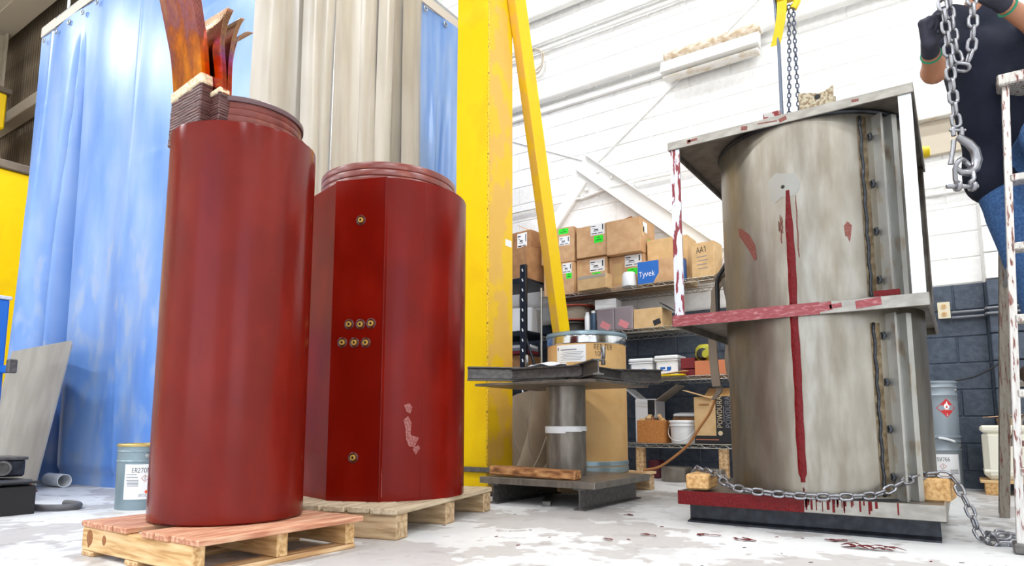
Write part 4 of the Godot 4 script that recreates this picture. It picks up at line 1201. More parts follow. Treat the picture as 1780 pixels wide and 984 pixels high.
func red_run(C: Vector3, R: float, ang: float, top: float, bottom: float, half: float) -> MB:
	var f := func(s: float, q: float) -> Vector3:
		var y := lerpf(top, bottom, s)
		var w := half * (0.45 + 0.55 * smoothstep(0.0, 0.15, s)) * (1.0 + 0.05 * sin(s * 61.0) + 0.04 * sin(s * 23.0 + 1.0))
		if s > 0.985: w *= 0.6
		var a := deg_to_rad(ang) + (0.5 - q) * 2.0 * w / R + 0.0025 * sin(s * 17.0)
		return C + polar(R + 0.001 + 0.0035 * sin(PI * q) * (1.0 + 0.5 * sin(s * 130.0)), a) + Vector3(0, y, 0)
	return MB.new().sheet(f, 70, 6, 0.001)

# ------------------------------------------------------------------ pedestal with spider frame
func pedestal() -> void:
	var t := thing("steel_pedestal", "round steel pillar pedestal with square plates standing on two beams", "pedestal", W(-2.11, 0, 3.71))
	for x in [-0.3, 0.3]: part(t, "foot_beam", MB.new().prism(ibeam(0.12, 0.075, 0.007, 0.007), 0.77, Transform3D(Basis(), Vector3(x, 0, -0.385))), M.dark_iron)
	part(t, "base_plate", MB.new().box(Vector3(0, 0.14, 0), Vector3(0.8, 0.04, 0.78), 0.003), M.pedestal_steel)
	part(t, "pillar", MB.new().lathe([Vector2(0.0, 0.16), Vector2(0.125, 0.16), Vector2(0.127, 0.17), Vector2(0.127, 0.72), Vector2(0.0, 0.72)], 56), M.pedestal_steel)
	for k in 3: part(t, "masking_tape", MB.new().lathe([Vector2(0.127, 0.44), Vector2(0.1285 + 0.0006 * k, 0.4405), Vector2(0.1285 + 0.0006 * k, 0.468 + 0.006 * k), Vector2(0.127, 0.469 + 0.006 * k)], 40, Vector3(0, -0.006 * k, 0), Basis(Vector3(1, 0.02 * (k - 1), 0).normalized(), 0.02 * (k - 1)), deg_to_rad(-40.0 + 50 * k), deg_to_rad(130.0 + 20 * k)), M.paper, "strip of white masking tape")
	part(t, "top_plate", MB.new().box(Vector3(-0.02, 0.73, 0.0), Vector3(0.86, 0.016, 0.76), 0.002), M.plate_steel)
	solo("timber_offcut", MB.new().box(Vector3.ZERO, Vector3(0.6, 0.055, 0.09), 0.008, Basis(Vector3(0, 0, 1), -0.02)), M.rough_timber, "long rough timber lying along the edge of the pedestal base", "timber", W(-2.16, 0.193, 3.4), 0.02)
	solo("steel_bar", MB.new().box(Vector3.ZERO, Vector3(0.05, 0.03, 0.5), 0.003), M.dark_iron, "flat steel bar on the floor under the pedestal", "bar", W(-2.18, 0.015, 3.6), 0.5)
	# spider of beams lying on the top plate
	var s := thing("spider_frame", "dark welded steel beam cross lying on top of the pedestal", "steel frame", W(-2.11, 0.738, 3.73))
	for z in [-0.2, 0.2]: part(s, "spacer", MB.new().box(Vector3(0.1, 0.008, z), Vector3(0.3, 0.016, 0.06), 0.002), M.dark_iron)
	for q in [[PI / 4, 0.0], [-PI / 4, 0.0]]:
		part(s, "cross_beam", MB.new().prism(ibeam(0.088, 0.065, 0.007, 0.007), 1.3, Transform3D(Basis(Vector3.UP, q[0]), Basis(Vector3.UP, q[0]) * Vector3(0, 0.017, -0.65))), M.dark_iron)
	for k in 4:
		var an := k * PI / 2
		var D := Vector3(sin(an), 0, cos(an))
		part(s, "gusset_beam", MB.new().prism(ibeam(0.07, 0.05, 0.006, 0.006), 0.5, Transform3D(Basis(D, Vector3.UP, D.cross(Vector3.UP)), D * 0.26 - D.cross(Vector3.UP) * 0.25 + Vector3(0, 0.026, 0))), M.dark_iron)
	for q in [Vector3(0.36, 0.105, 0.2), Vector3(-0.3, 0.105, 0.02)]:
		var e := part(s, "lifting_eye", MB.new().tube(upright_ring(0.024, 0.036, q + Vector3(0, 0.062, 0), 0.9), 0.01, 8, true), M.chain_steel)
		part(e, "shank", MB.new().rod(q + Vector3(0, -0.01, 0), q + Vector3(0, 0.02, 0), 0.014, 10), M.dark_iron)
	var fr := func(a: float, b: float) -> Vector3:
		return Vector3((a - 0.5) * 0.26 + 0.01 * sin(b * 9.0), 0.006 * sin(a * 11.0 + b * 4.0) + 0.004 * sin(b * 13.0 + a * 5.0) + 0.018 * sin(PI * a) * sin(PI * b) + 0.012, (b - 0.5) * 0.14)
	solo("rag", MB.new().sheet(fr, 30, 16, 0.003), M.rag, "crumpled pale rag lying on the steel beam cross", "rag", W(-2.2, 0.846, 3.66), 0.1)

func upright_ring(rx: float, ry: float, c: Vector3, turn: float) -> Array:
	var p := []
	for i in 20: p.append(c + Vector3(cos(TAU * i / 20) * rx * cos(turn), sin(TAU * i / 20) * ry, cos(TAU * i / 20) * rx * sin(turn)))
	return p

func drum() -> void:
	var p := thing("drum_skid", "low pale board skid under the fibre drum", "pallet", W(-2.33, 0, 4.42))
	for z in [-0.25, 0.25]: part(p, "runner", MB.new().box(Vector3(0, 0.055, z), Vector3(0.8, 0.11, 0.09), 0.004), M.grey_timber)
	for k in 5: part(p, "deck_board", MB.new().box(Vector3(-0.34 + k * 0.17, 0.125, 0), Vector3(0.15, 0.02, 0.6), 0.003), M.pine_z)
	var t := thing("fibre_drum", "tall tan fibre drum with a silver banded lid and handwriting", "drum", W(-2.33, 0.137, 4.42))
	var R := 0.295
	part(t, "body", MB.new().lathe([Vector2(0, 0.0), Vector2(R - 0.004, 0.0), Vector2(R, 0.01), Vector2(R, 0.5), Vector2(R, 0.93), Vector2(0, 0.93)], 80), M.fibre_drum)
	for y in [[0.0, 0.045], [0.05, 0.085]]: part(t, "bottom_band", MB.new().lathe([Vector2(R, y[0]), Vector2(R + 0.005, y[0] + 0.004), Vector2(R + 0.005, y[1] - 0.004), Vector2(R, y[1])], 80), M.drum_lid)
	part(t, "top_band", MB.new().lathe([Vector2(R, 0.925), Vector2(R + 0.005, 0.93), Vector2(R + 0.006, 0.975), Vector2(R + 0.003, 0.985)], 80), M.drum_band)
	part(t, "lid", MB.new().lathe([Vector2(R + 0.003, 0.982), Vector2(R + 0.012, 0.987), Vector2(R + 0.013, 1.0), Vector2(R + 0.006, 1.008), Vector2(R + 0.008, 1.016), Vector2(R - 0.02, 1.02), Vector2(R - 0.03, 1.012), Vector2(0, 1.012)], 80), M.drum_lid)
	var L := part(t, "drum_label", wrapped(R, deg_to_rad(63), deg_to_rad(108.5), 0.79, 0.935 - 0.02), M.paper, "white printed label")
	part(L, "print_mark", wrapped(R + 0.001, deg_to_rad(105.0), deg_to_rad(106.8), 0.875, 0.9, 0.0006), M.print_black)
	part(L, "print_line", wrapped(R + 0.001, deg_to_rad(76), deg_to_rad(101), 0.876, 0.884, 0.0006), M.print_grey)
	for k in 6: part(L, "print_line", wrapped(R + 0.001, deg_to_rad(70 - 2 * (k % 3)), deg_to_rad(101 - 4 * (k % 2)), 0.805 + k * 0.011, 0.808 + k * 0.011, 0.0005), M.print_grey)
	round_letters(t, "RED TER", 0.036, R + 0.0005, deg_to_rad(38), 0.895, M.print_black, 0.8)
	round_letters(t, "100", 0.034, R + 0.0005, deg_to_rad(45), 0.845, M.print_black, 0.8)
	part(t, "torn_tape", wrapped(R, deg_to_rad(10), deg_to_rad(13), 0.79, 0.83, 0.003), M.cardboard_pale)
	# canvas sheet draped beside the column
	var f := func(a: float, b: float) -> Vector3:
		var y := lerpf(0.02, 0.78, 1.0 - b) * (0.9 + 0.1 * sin(a * 3.0))
		var d := 0.07 * sin(a * 12.0 + 3.0 * b) * (0.4 + b) + 0.045 * sin(a * 29.0 - 5.0 * b) * b + 0.1 * smoothstep(0.75, 1.0, b) * (0.6 + 0.4 * sin(a * 8.0))
		return Vector3((a - 0.5) * 0.62, y, d)
	solo("canvas_sheet", MB.new().sheet(f, 60, 50, 0.004), M.burlap, "brown canvas sheet hanging in folds between yellow column and pedestal", "canvas", W(-3.02, 0, 4.75), -0.3)
	var cq := []
	for k in 12: cq.append(W(lerpf(-2.66, -2.98, k / 11.0), lerpf(0.66, 0.06, k / 11.0), 4.62) + Vector3(0, 0.02 * sin(k * 0.6), 0))
	solo("cord", MB.new().tube(cq, 0.007, 6), M.pale_cord, "pale cord slanting in front of the brown canvas sheet", "cord")

# ------------------------------------------------------------------ shelving
func carton(called: String, label: String, u0: float, u1: float, h0: float, h1: float, v: float, depth: float, m: Material, turn := 0.0, flaps := true) -> Node3D:
	var t := thing(called, label, "box", W((u0 + u1) * 0.5, h0, v + depth * 0.5), turn)
	var w := u1 - u0
	var h := h1 - h0
	part(t, "body", MB.new().box(Vector3(0, h * 0.5 - 0.001, 0), Vector3(w - 0.004, h - 0.004, depth), 0.004), m)
	if flaps:
		for s in [-1.0, 1.0]: part(t, "flap", MB.new().box(Vector3(0, h - 0.002, s * depth * 0.25), Vector3(w - 0.006, 0.004, depth * 0.5 - 0.004), 0.001), m)
		part(t, "tape", MB.new().box(Vector3(0, h + 0.0003, 0), Vector3(w * 0.98, 0.0012, 0.05), 0.0), M.tape)
	return t

func ship_label(t: Node3D, x: float, y: float, z: float, w: float, h: float) -> void:
	var L := part(t, "shipping_label", MB.new().box(Vector3(x, y, z + 0.0006), Vector3(w, h, 0.0012), 0.0), M.paper)
	var k := 0
	for q in [[-0.3, 0.3, 0.3, 0.08], [-0.3, 0.12, 0.2, 0.05], [-0.1, -0.02, 0.3, 0.1], [-0.1, -0.15, 0.4, 0.06], [-0.25, -0.36, 0.4, 0.08], [0.2, -0.36, 0.34, 0.1], [0.38, 0.15, 0.08, 0.5]]:
		part(L, "print_line", MB.new().box(Vector3(x + q[0] * w, y + q[1] * h, z + 0.0014), Vector3(q[2] * w, q[3] * h, 0.0006), 0.0), M.print_black if k % 2 == 0 else M.print_grey)
		k += 1

func green_label(t: Node3D, x: float, y: float, z: float, w: float, h: float) -> void:
	var L := part(t, "green_label", MB.new().box(Vector3(x, y, z + 0.0006), Vector3(w, h, 0.0012), 0.0), M.green_label, "bright green sticker")
	for q in [[0.0, 0.25, 0.25], [0.0, -0.12, 0.6]]: part(L, "print_line", MB.new().box(Vector3(x + q[0] * w, y + q[1] * h, z + 0.0014), Vector3(q[2] * w, 0.1 * h, 0.0006), 0.0), M.print_black)

func wire_deck(t: Node3D, u0: float, u1: float, v0: float, v1: float, h: float) -> void:
	# truss edge and deck wires; origin is the world
	var edge := MB.new()
	for v in [v0, v1]:
		edge.rod(W(u0, h, v), W(u1, h, v), 0.004, 6)
		edge.rod(W(u0, h - 0.032, v), W(u1, h - 0.032, v), 0.004, 6)
		var n := int((u1 - u0) / 0.05)
		for k in n:
			var a := lerpf(u0, u1, float(k) / n)
			var b := lerpf(u0, u1, float(k + 1) / n)
			edge.rod(W(a, h - 0.032 if k % 2 == 0 else h, v), W(b, h if k % 2 == 0 else h - 0.032, v), 0.003, 5)
	part(t, "truss_edge", edge, M.chrome_wire)
	var deck := MB.new()
	var n2 := int((u1 - u0) / 0.028)
	for k in n2 + 1:
		var a := lerpf(u0, u1, float(k) / n2)
		deck.rod(W(a, h + 0.003, v0), W(a, h + 0.003, v1), 0.002, 4)
	for s in [0.25, 0.5, 0.75]: deck.rod(W(u0, h - 0.004, lerpf(v0, v1, s)), W(u1, h - 0.004, lerpf(v0, v1, s)), 0.004, 5)
	part(t, "deck_wires", deck, M.chrome_wire).set_meta("kind", "stuff")

func shelving() -> void:
	var t := thing("wire_shelving", "chrome wire shelving unit along the block wall", "shelving")
	for h in [1.752, 1.348, 0.896, 0.312]: wire_deck(t, -3.43, -1.4, 5.55, 6.02, h)
	for u in [-3.43, -1.4]:
		for v in [5.55, 6.02]:
			part(t, "upright", MB.new().rod(W(u, 0.0, v), W(u, 1.85, v), 0.0125, 12), M.chrome_wire)
	for u in [-2.415, -1.672]: solo("timber_prop", MB.new().box(Vector3(0, 0.137, 0), Vector3(0.07, 0.274, 0.07), 0.004), M.pine_z, "pine prop under the lowest shelf " + ("near the fibre drum" if u < -2 else "near the steel tank"), "timber", W(u, 0, 5.6))
	# top shelf
	var top := 1.757
	var b: Node3D
	b = carton("cardboard_box", "tan carton in the lower row of the top shelf, nearest the yellow column", -3.43, -3.08, top, 2.088, 5.6, 0.36, M.cardboard)
	ship_label(b, 0.1, 0.27, 0.18, 0.1, 0.1); green_label(b, 0.12, 0.19, 0.18, 0.06, 0.055)
	b = carton("cardboard_box", "tan carton in the lower row behind the small open carton", -3.075, -2.74, top, 2.105, 5.65, 0.36, M.cardboard)
	ship_label(b, 0.06, 0.265, 0.18, 0.16, 0.12); green_label(b, 0.05, 0.175, 0.18, 0.09, 0.045)
	part(b, "tape", MB.new().box(Vector3(-0.12, 0.22, 0.1805), Vector3(0.03, 0.16, 0.001), 0.0), M.tape)
	b = carton("cardboard_box", "tan carton in the lower row behind the white cup", -2.735, -2.37, top, 2.085, 5.68, 0.34, M.cardboard)
	ship_label(b, 0.07, 0.27, 0.17, 0.17, 0.11); green_label(b, 0.06, 0.165, 0.17, 0.1, 0.06)
	part(b, "tape", MB.new().box(Vector3(-0.09, 0.16, 0.1705), Vector3(0.09, 0.2, 0.001), 0.0), M.tape)
	b = carton("cardboard_box", "tan carton in the upper row crossed by the yellow brace", -3.46, -3.085, 2.092, 2.45, 5.6, 0.36, M.cardboard, 0.04)
	green_label(b, 0.07, 0.32, 0.18, 0.11, 0.055); ship_label(b, 0.08, 0.22, 0.18, 0.12, 0.09); ship_label(b, -0.14, 0.24, 0.18, 0.06, 0.12); ship_label(b, -0.14, 0.1, 0.18, 0.05, 0.12)
	b = carton("cardboard_box", "tan carton in the upper row with white and green labels facing out", -3.06, -2.725, 2.11, 2.42, 5.62, 0.36, M.cardboard)
	ship_label(b, 0.07, 0.265, 0.18, 0.15, 0.11); green_label(b, 0.08, 0.165, 0.18, 0.095, 0.07)
	b = carton("cardboard_box", "plain tan carton at the right end of the upper row", -2.72, -2.37, 2.088, 2.42, 5.6, 0.36, M.cardboard)
	for q in [[M.paper, 0.06, 0.1, 0.25], [M.green_label, -0.02, 0.05, 0.13], [M.tape, 0.12, 0.07, 0.2]]: part(b, "side_label", MB.new().box(Vector3(0.1745, q[3], q[1]), Vector3(0.0012, 0.1 if q[0] != M.green_label else 0.04, q[2]), 0.0), q[0])
	part(b, "raised_flap", MB.new().box(Vector3(-0.04, 0.35, 0.05), Vector3(0.2, 0.004, 0.12), 0.001, Basis(Vector3(0, 0, 1), 0.2)), M.cardboard_dark)
	b = carton("cardboard_box", "small taped carton lying in front on the top shelf", -2.99, -2.67, top, 1.9, 5.5, 0.12, M.cardboard_pale, -0.08)
	part(b, "tape", MB.new().box(Vector3(0, 0.125, 0.0605), Vector3(0.31, 0.03, 0.001), 0.0), M.wire_beige)
	b = carton("cardboard_box", "taped carton standing behind the blue printed box", -2.36, -1.97, top, 2.205, 5.72, 0.28, M.cardboard_pale, 0.03)
	part(b, "tape", MB.new().box(Vector3(0.0, 0.3, 0.1405), Vector3(0.05, 0.28, 0.001), 0.0), M.tape)
	part(b, "tape", MB.new().box(Vector3(0.05, 0.28, 0.1407), Vector3(0.26, 0.05, 0.001), 0.0), M.tape)
	b = carton("cardboard_box", "wide carton with blue panels and white lettering on the top shelf", -2.389, -1.969, top, 1.972, 5.56, 0.14, M.cardboard)
	part(b, "blue_panel", MB.new().prism(PackedVector2Array([Vector2(-0.208, 0.004), Vector2(-0.06, 0.004), Vector2(-0.005, 0.09), Vector2(-0.005, 0.208), Vector2(-0.208, 0.208)]), 0.0012, Transform3D(Basis(), Vector3(0, 0, 0.07))), M.print_blue)
	letters(b, "Tyvek", 0.046, Vector3(-0.12, 0.09, 0.0718), Basis(), M.paper, 0.95)
	part(b, "blue_panel", MB.new().box(Vector3(0.2085, 0.1, -0.02), Vector3(0.0012, 0.2, 0.07), 0.0), M.print_blue)
	b = carton("paper_parcel", "crumpled brown parcel with handwriting at the end of the top shelf", -1.89, -1.68, top, 2.075, 5.6, 0.2, M.cardboard_pale, -0.06)
	letters(b, "AA1", 0.05, Vector3(-0.01, 0.25, 0.1012), Basis(Vector3(0, 0, 1), 0.05), M.print_black, 0.8)
	for k in 4: part(b, "pen_line", MB.new().box(Vector3(-0.01 + 0.01 * (k % 2), 0.19 - k * 0.035, 0.1008), Vector3(0.09, 0.006, 0.0008), 0.0, Basis(Vector3(0, 0, 1), 0.04)), M.print_grey)
	var bag := solo("plastic_bag", MB.new().lathe([Vector2(0, 0), Vector2(0.09, 0.0), Vector2(0.11, 0.06), Vector2(0.1, 0.16), Vector2(0.05, 0.24), Vector2(0.0, 0.26)], 14, Vector3.ZERO, Basis(), 0, TAU, func(a: float, y: float) -> float: return 0.014 * sin(a * 5.0 + y * 30.0)), M.clear_wrap, "clear plastic bag beside the brown parcel on the top shelf", "bag", W(-1.55, top, 5.7))
	solo("white_cup", MB.new().lathe([Vector2(0, 0), Vector2(0.072, 0), Vector2(0.074, 0.004), Vector2(0.062, 0.12), Vector2(0.052, 0.135), Vector2(0.0, 0.135)], 28), M.white_plastic, "upturned white plastic tub on the top shelf", "tub", W(-2.49, top, 5.6))
	# second shelf
	var s2 := 1.353
	spool("wire_spool", "grey wire spool underneath on the second shelf", W(-3.18, s2, 5.75), 0.19, 0.13, M.spool_grey, M.spool_grey)
	spool("wire_spool", "wire spool with a red rim stacked on another spool", W(-3.15, s2 + 0.14, 5.76), 0.21, 0.16, M.spool_red, M.wire_beige)
	for q in [[-2.935, M.white_plastic, "white spray can between spools and shrink-wrapped cartons", 0.16], [-2.872, M.can_blue, "dark blue spray can beside the shrink-wrapped cartons", 0.17]]:
		var c := thing("spray_can", q[2], "can", W(q[0], s2, 5.6))
		part(c, "body", MB.new().lathe([Vector2(0, 0), Vector2(0.027, 0), Vector2(0.028, 0.004), Vector2(0.028, q[3]), Vector2(0.02, q[3] + 0.02), Vector2(0, q[3] + 0.02)], 20), q[1])
		part(c, "cap", MB.new().lathe([Vector2(0.019, q[3] + 0.018), Vector2(0.019, q[3] + 0.045), Vector2(0.0, q[3] + 0.047)], 16), M.white_plastic)
	for k in 2:
		var u0 := -2.84 + k * 0.19
		b = carton("shrink_wrapped_carton", "maroon carton in shrink wrap with a red slip, " + ("beside the spray cans" if k == 0 else "beside the tan open carton"), u0, u0 + 0.185, s2, 1.575, 5.6, 0.3, M.maroon_card, 0.0, false)
		part(b, "red_slip", MB.new().box(Vector3(0.0, 0.06, 0.1512), Vector3(0.1, 0.06, 0.001), 0.0, Basis(Vector3(0, 0, 1), -0.5)), M.pink_slip)
		part(b, "shrink_wrap", MB.new().box(Vector3(0, 0.1165, 0), Vector3(0.188, 0.229, 0.31), 0.012), M.clear_wrap)
	b = carton("white_carton", "white carton on top of the maroon shrink-wrapped cartons", -2.89, -2.67, 1.58, 1.68, 5.66, 0.16, M.paper, 0.1)
	b = carton("open_carton", "tan open carton at the right of the second shelf", -2.46, -2.18, s2, 1.54, 5.6, 0.26, M.cardboard_pale, 0.0, false)
	part(b, "flap", MB.new().box(Vector3(0.17, 0.19, 0.05), Vector3(0.13, 0.004, 0.16), 0.001, Basis(Vector3(0, 0, 1), -0.6)), M.print_black)
	part(b, "torn_label", MB.new().box(Vector3(0.09, 0.05, 0.1312), Vector3(0.07, 0.05, 0.002), 0.0, Basis(Vector3(0, 0, 1), 0.3)), M.print_black)
	# third shelf
	var s3 := 0.901
	for q in [[-2.403, 0.236, 0.185, "white rectangular tub nearest the drum on the third shelf"], [-2.16, 0.22, 0.2, "white rectangular tub with blue label and lid on the third shelf"]]:
		var c := thing("plastic_tub", q[3], "tub", W(q[0], s3, 5.72))
		part(c, "body", MB.new().box(Vector3(0, q[2] * 0.4, 0), Vector3(q[1] * 0.92, q[2] * 0.8, 0.22), 0.02), M.white_plastic)
		part(c, "lid", MB.new().box(Vector3(0, q[2] * 0.88, 0), Vector3(q[1], q[2] * 0.18, 0.24), 0.012), M.white_plastic)
		part(c, "lid_rib", MB.new().box(Vector3(0, q[2] * 0.74, 0), Vector3(q[1] * 0.98, 0.012, 0.235), 0.004), M.white_plastic)
		var l := part(c, "tub_label", MB.new().box(Vector3(0.0, q[2] * 0.34, 0.1105), Vector3(q[1] * 0.7, q[2] * 0.42, 0.001), 0.0), M.paper)
		for z in [[-0.2, 0.1, 0.3, 0.2], [0.18, 0.06, 0.26, 0.3], [0.0, -0.1, 0.5, 0.06]]: part(l, "print_mark", MB.new().box(Vector3(z[0] * q[1] * 0.7, q[2] * (0.34 + z[1] * 0.6), 0.1114), Vector3(z[2] * q[1] * 0.7, z[3] * q[2] * 0.5, 0.0006), 0.0), M.print_blue)
	b = carton("red_box", "small dark red box beside the white tubs", -2.03, -1.9, s3 + 0.065, 1.065, 5.62, 0.14, M.red_card, 0.0, false)
	b = carton("red_box", "flat dark red box underneath the small red one", -2.04, -1.89, s3, s3 + 0.062, 5.62, 0.16, M.red_card, 0.0, false)
	b = carton("terracotta_box", "orange-brown shallow crate under the lime air mask", -1.892, -1.6, s3, 1.03, 5.58, 0.3, M.terracotta, 0.0, false)
	var am := thing("air_mask", "lime and black breathing mask lying on the orange-brown crate", "mask", W(-1.83, 1.032, 5.68))
	part(am, "shell", MB.new().lathe([Vector2(0, 0), Vector2(0.05, 0.004), Vector2(0.078, 0.05), Vector2(0.07, 0.11), Vector2(0.04, 0.142), Vector2(0, 0.15)], 22, Vector3.ZERO, Basis(), 0, TAU, func(a: float, y: float) -> float: return 0.008 * sin(a * 3.0)), M.lime)
	part(am, "visor", MB.new().lathe([Vector2(0.0, -0.05), Vector2(0.045, -0.035), Vector2(0.055, 0.0), Vector2(0.045, 0.03), Vector2(0.0, 0.04)], 18, Vector3(0.0, 0.055, 0.055), Basis(Vector3(1, 0, 0), 1.2)), M.black_rubber)
	part(am, "filter", MB.new().lathe([Vector2(0, 0), Vector2(0.034, 0.0), Vector2(0.036, 0.01), Vector2(0.036, 0.05), Vector2(0, 0.052)], 18, Vector3(0.06, 0.045, 0.07), Basis(Vector3(1, 0, 0.4).normalized(), 1.4)), M.lime)
	solo("paper_stack", MB.new().box(Vector3.ZERO, Vector3(0.26, 0.012, 0.08), 0.002), M.yellow_plastic, "yellow folder lying flat in front of the white tubs", "folder", W(-2.1, s3 + 0.01, 5.555), 0.03)
	solo("envelope", MB.new().box(Vector3.ZERO, Vector3(0.22, 0.006, 0.08), 0.001, Basis(Vector3(0, 0, 1), 0.1)), M.cardboard_pale, "tan envelope on the yellow folder", "envelope", W(-2.06, s3 + 0.031, 5.555), 0.04)
	# bottom shelf
	var s4 := 0.317
	b = thing("open_carton", "white printed carton with open flaps beside the drum on the bottom shelf", "box", W(-2.44, s4, 5.9))
	part(b, "body", MB.new().box(Vector3(0, 0.2, 0), Vector3(0.2, 0.4, 0.24), 0.004), M.paper)
	part(b, "printed_side", MB.new().box(Vector3(0.06, 0.2, 0.1205), Vector3(0.07, 0.38, 0.001), 0.0), M.print_black)
	part(b, "flap", MB.new().box(Vector3(0.2, 0.45, 0), Vector3(0.26, 0.005, 0.24), 0.001, Basis(Vector3(0, 0, 1), 0.6)), M.wire_beige)
	part(b, "flap", MB.new().box(Vector3(-0.14, 0.45, 0), Vector3(0.16, 0.005, 0.24), 0.001, Basis(Vector3(0, 0, 1), -0.7)), M.paper)
	b = thing("scrap_box", "brown stencilled carton full of wood scraps on the bottom shelf", "box", W(-2.31, s4, 5.67))
	for q in [[Vector3(0, 0.1, 0.095), Vector3(0.25, 0.2, 0.006)], [Vector3(0, 0.1, -0.095), Vector3(0.25, 0.2, 0.006)], [Vector3(-0.122, 0.1, 0), Vector3(0.006, 0.2, 0.19)], [Vector3(0.122, 0.1, 0), Vector3(0.006, 0.2, 0.19)], [Vector3(0, 0.004, 0), Vector3(0.24, 0.006, 0.19)]]:
		part(b, "side", MB.new().box(q[0], q[1], 0.002), M.orange_board)
	for k in 7:
		var wm: Material = [M.pine_x, M.rough_timber, M.cardboard_pale, M.terracotta, M.zinc, M.pine_z, M.block_wood][k]
		solo("wood_scrap", MB.new().box(Vector3.ZERO, Vector3(0.06 + 0.01 * (k % 3), 0.035, 0.04 + 0.008 * (k % 2)), 0.005, Basis(Vector3(0.2 * k, 1, 0.3).normalized(), k * 0.9) * Basis(Vector3(0, 0, 1), 0.4 * sin(k * 2.0))), wm, ["pale pine offcut at the left of the heap in the stencilled carton", "rough brown offcut second from the left in the stencilled carton", "tan cardboard-coloured offcut in the stencilled carton", "orange-brown offcut in the middle of the stencilled carton", "silvery metal offcut in the stencilled carton", "light pine offcut right of the silvery one in the stencilled carton", "golden wood offcut at the right of the stencilled carton"][k], "offcut", W(-2.4 + 0.031 * k, s4 + 0.2 + 0.012 * (k % 3), 5.63 + 0.03 * (k % 2)), 0.0, "offcuts in the stencilled carton")
	var fl := MB.new().box(Vector3(0, 0.09, 0), Vector3(0.22, 0.175, 0.16), 0.002)
	solo("scrap_fill", fl, M.rough_timber, "bed of wood scraps filling the brown stencilled carton", "scraps", W(-2.31, s4 + 0.01, 5.67)).set_meta("kind", "stuff")
	pail("plastic_pail", "white plastic pail with wire handle on the bottom shelf", W(-2.048, s4, 5.7), 0.122, 0.2)
	b = carton("storage_carton", "dark low carton behind the white pail", -2.2, -1.96, s4, 0.55, 5.84, 0.14, M.cardboard_dark, 0.0, false)
	solo("pail_lid", MB.new().box(Vector3.ZERO, Vector3(0.22, 0.025, 0.16), 0.01, Basis(Vector3(1, 0, 0), 0.1)), M.white_plastic, "white rectangular lid above the white pail", "lid", W(-2.07, 0.572, 5.88))
	# tan and black printed carton
	b = thing("printed_carton", "tall tan and black lettered carton on the bottom shelf", "box", W(-1.745, s4, 5.72), -0.05)
	part(b, "body", MB.new().box(Vector3(0, 0.2, 0), Vector3(0.32, 0.4, 0.28), 0.004), M.cardboard_pale)
	part(b, "black_panel", MB.new().box(Vector3(0.095, 0.2, 0.1406), Vector3(0.13, 0.398, 0.0012), 0.0), M.print_black)
	part(b, "black_panel", MB.new().box(Vector3(-0.065, 0.035, 0.1404), Vector3(0.19, 0.068, 0.001), 0.0), M.print_black)
	part(b, "black_panel", MB.new().box(Vector3(0.1605, 0.2, 0), Vector3(0.001, 0.398, 0.278), 0.0), M.print_black)
	var up := Basis(Vector3(0, 1, 0), Vector3(-1, 0, 0), Vector3(0, 0, 1))
	letters(b, "POWDURA", 0.042, Vector3(0.065, 0.265, 0.1415), up, M.print_cream, 0.95)
	part(b, "print_line", MB.new().box(Vector3(0.1, 0.25, 0.1415), Vector3(0.006, 0.13, 0.0006), 0.0), M.print_grey)
	letters(b, "POWDURA", 0.042, Vector3(0.135, 0.265, 0.1415), up, M.print_grey, 0.95)
	part(b, "print_mark", MB.new().lathe([Vector2(0.02, 0), Vector2(0.012, 0.001), Vector2(0, 0.001)], 14, Vector3(0.065, 0.09, 0.1412), Basis(Vector3.RIGHT, Vector3(0, 0, 1), Vector3.DOWN)), M.print_cream)
	part(b, "print_line", MB.new().box(Vector3(-0.05, 0.035, 0.1412), Vector3(0.2, 0.006, 0.0006), 0.0), M.terracotta)
	part(b, "hand_hole", MB.new().box(Vector3(-0.07, 0.33, 0.1404), Vector3(0.09, 0.018, 0.001), 0.0), M.cardboard_dark)
	part(b, "flap", MB.new().box(Vector3(-0.12, 0.42, 0.12), Vector3(0.26, 0.005, 0.12), 0.001, Basis(Vector3(0, 0, 1), -0.3)), M.cardboard_pale)
	part(b, "flap", MB.new().box(Vector3(0.02, 0.44, -0.08), Vector3(0.3, 0.005, 0.18), 0.001, Basis(Vector3(1, 0, 0), 0.5)), M.fibre_drum)
	# on the floor below
	solo("steel_ring", MB.new().lathe([Vector2(0.1, 0), Vector2(0.128, 0), Vector2(0.13, 0.003), Vector2(0.13, 0.118), Vector2(0.127, 0.121), Vector2(0.1, 0.121), Vector2(0.1, 0.0)], 48), M.pedestal_steel, "short steel ring standing on the floor under the shelving", "ring", W(-2.05, 0, 5.5))
	for k in 3: solo("steel_block", MB.new().box(Vector3.ZERO, Vector3(0.26 - 0.02 * k, 0.038, 0.18), 0.004), [M.dark_iron, M.painted_drips, M.pedestal_steel][k], ["flat steel block on the floor, lowest of the stack by the ring", "flat red-stained steel block in the middle of the stack by the ring", "flat steel block on top of the stack by the ring"][k], "steel block", W(-1.76, 0.019 + k * 0.0385, 5.5), 0.04 * k)
	solo("red_block", MB.new().box(Vector3.ZERO, Vector3(0.1, 0.16, 0.14), 0.006), M.maroon_card, "dark red block on the floor behind the pine prop", "block", W(-2.33, 0.08, 5.75))
	# black rack between column and wire shelving
	var r := thing("black_rack", "black slotted steel rack partly hidden behind the yellow column", "rack")
	for u in [-3.51, -4.6]:
		for v in [5.35, 5.95]: part(r, "upright", MB.new().span(W(u - 0.035, 0, v - 0.02), W(u + 0.035, 2.06, v + 0.02), 0.004), M.black_rack)
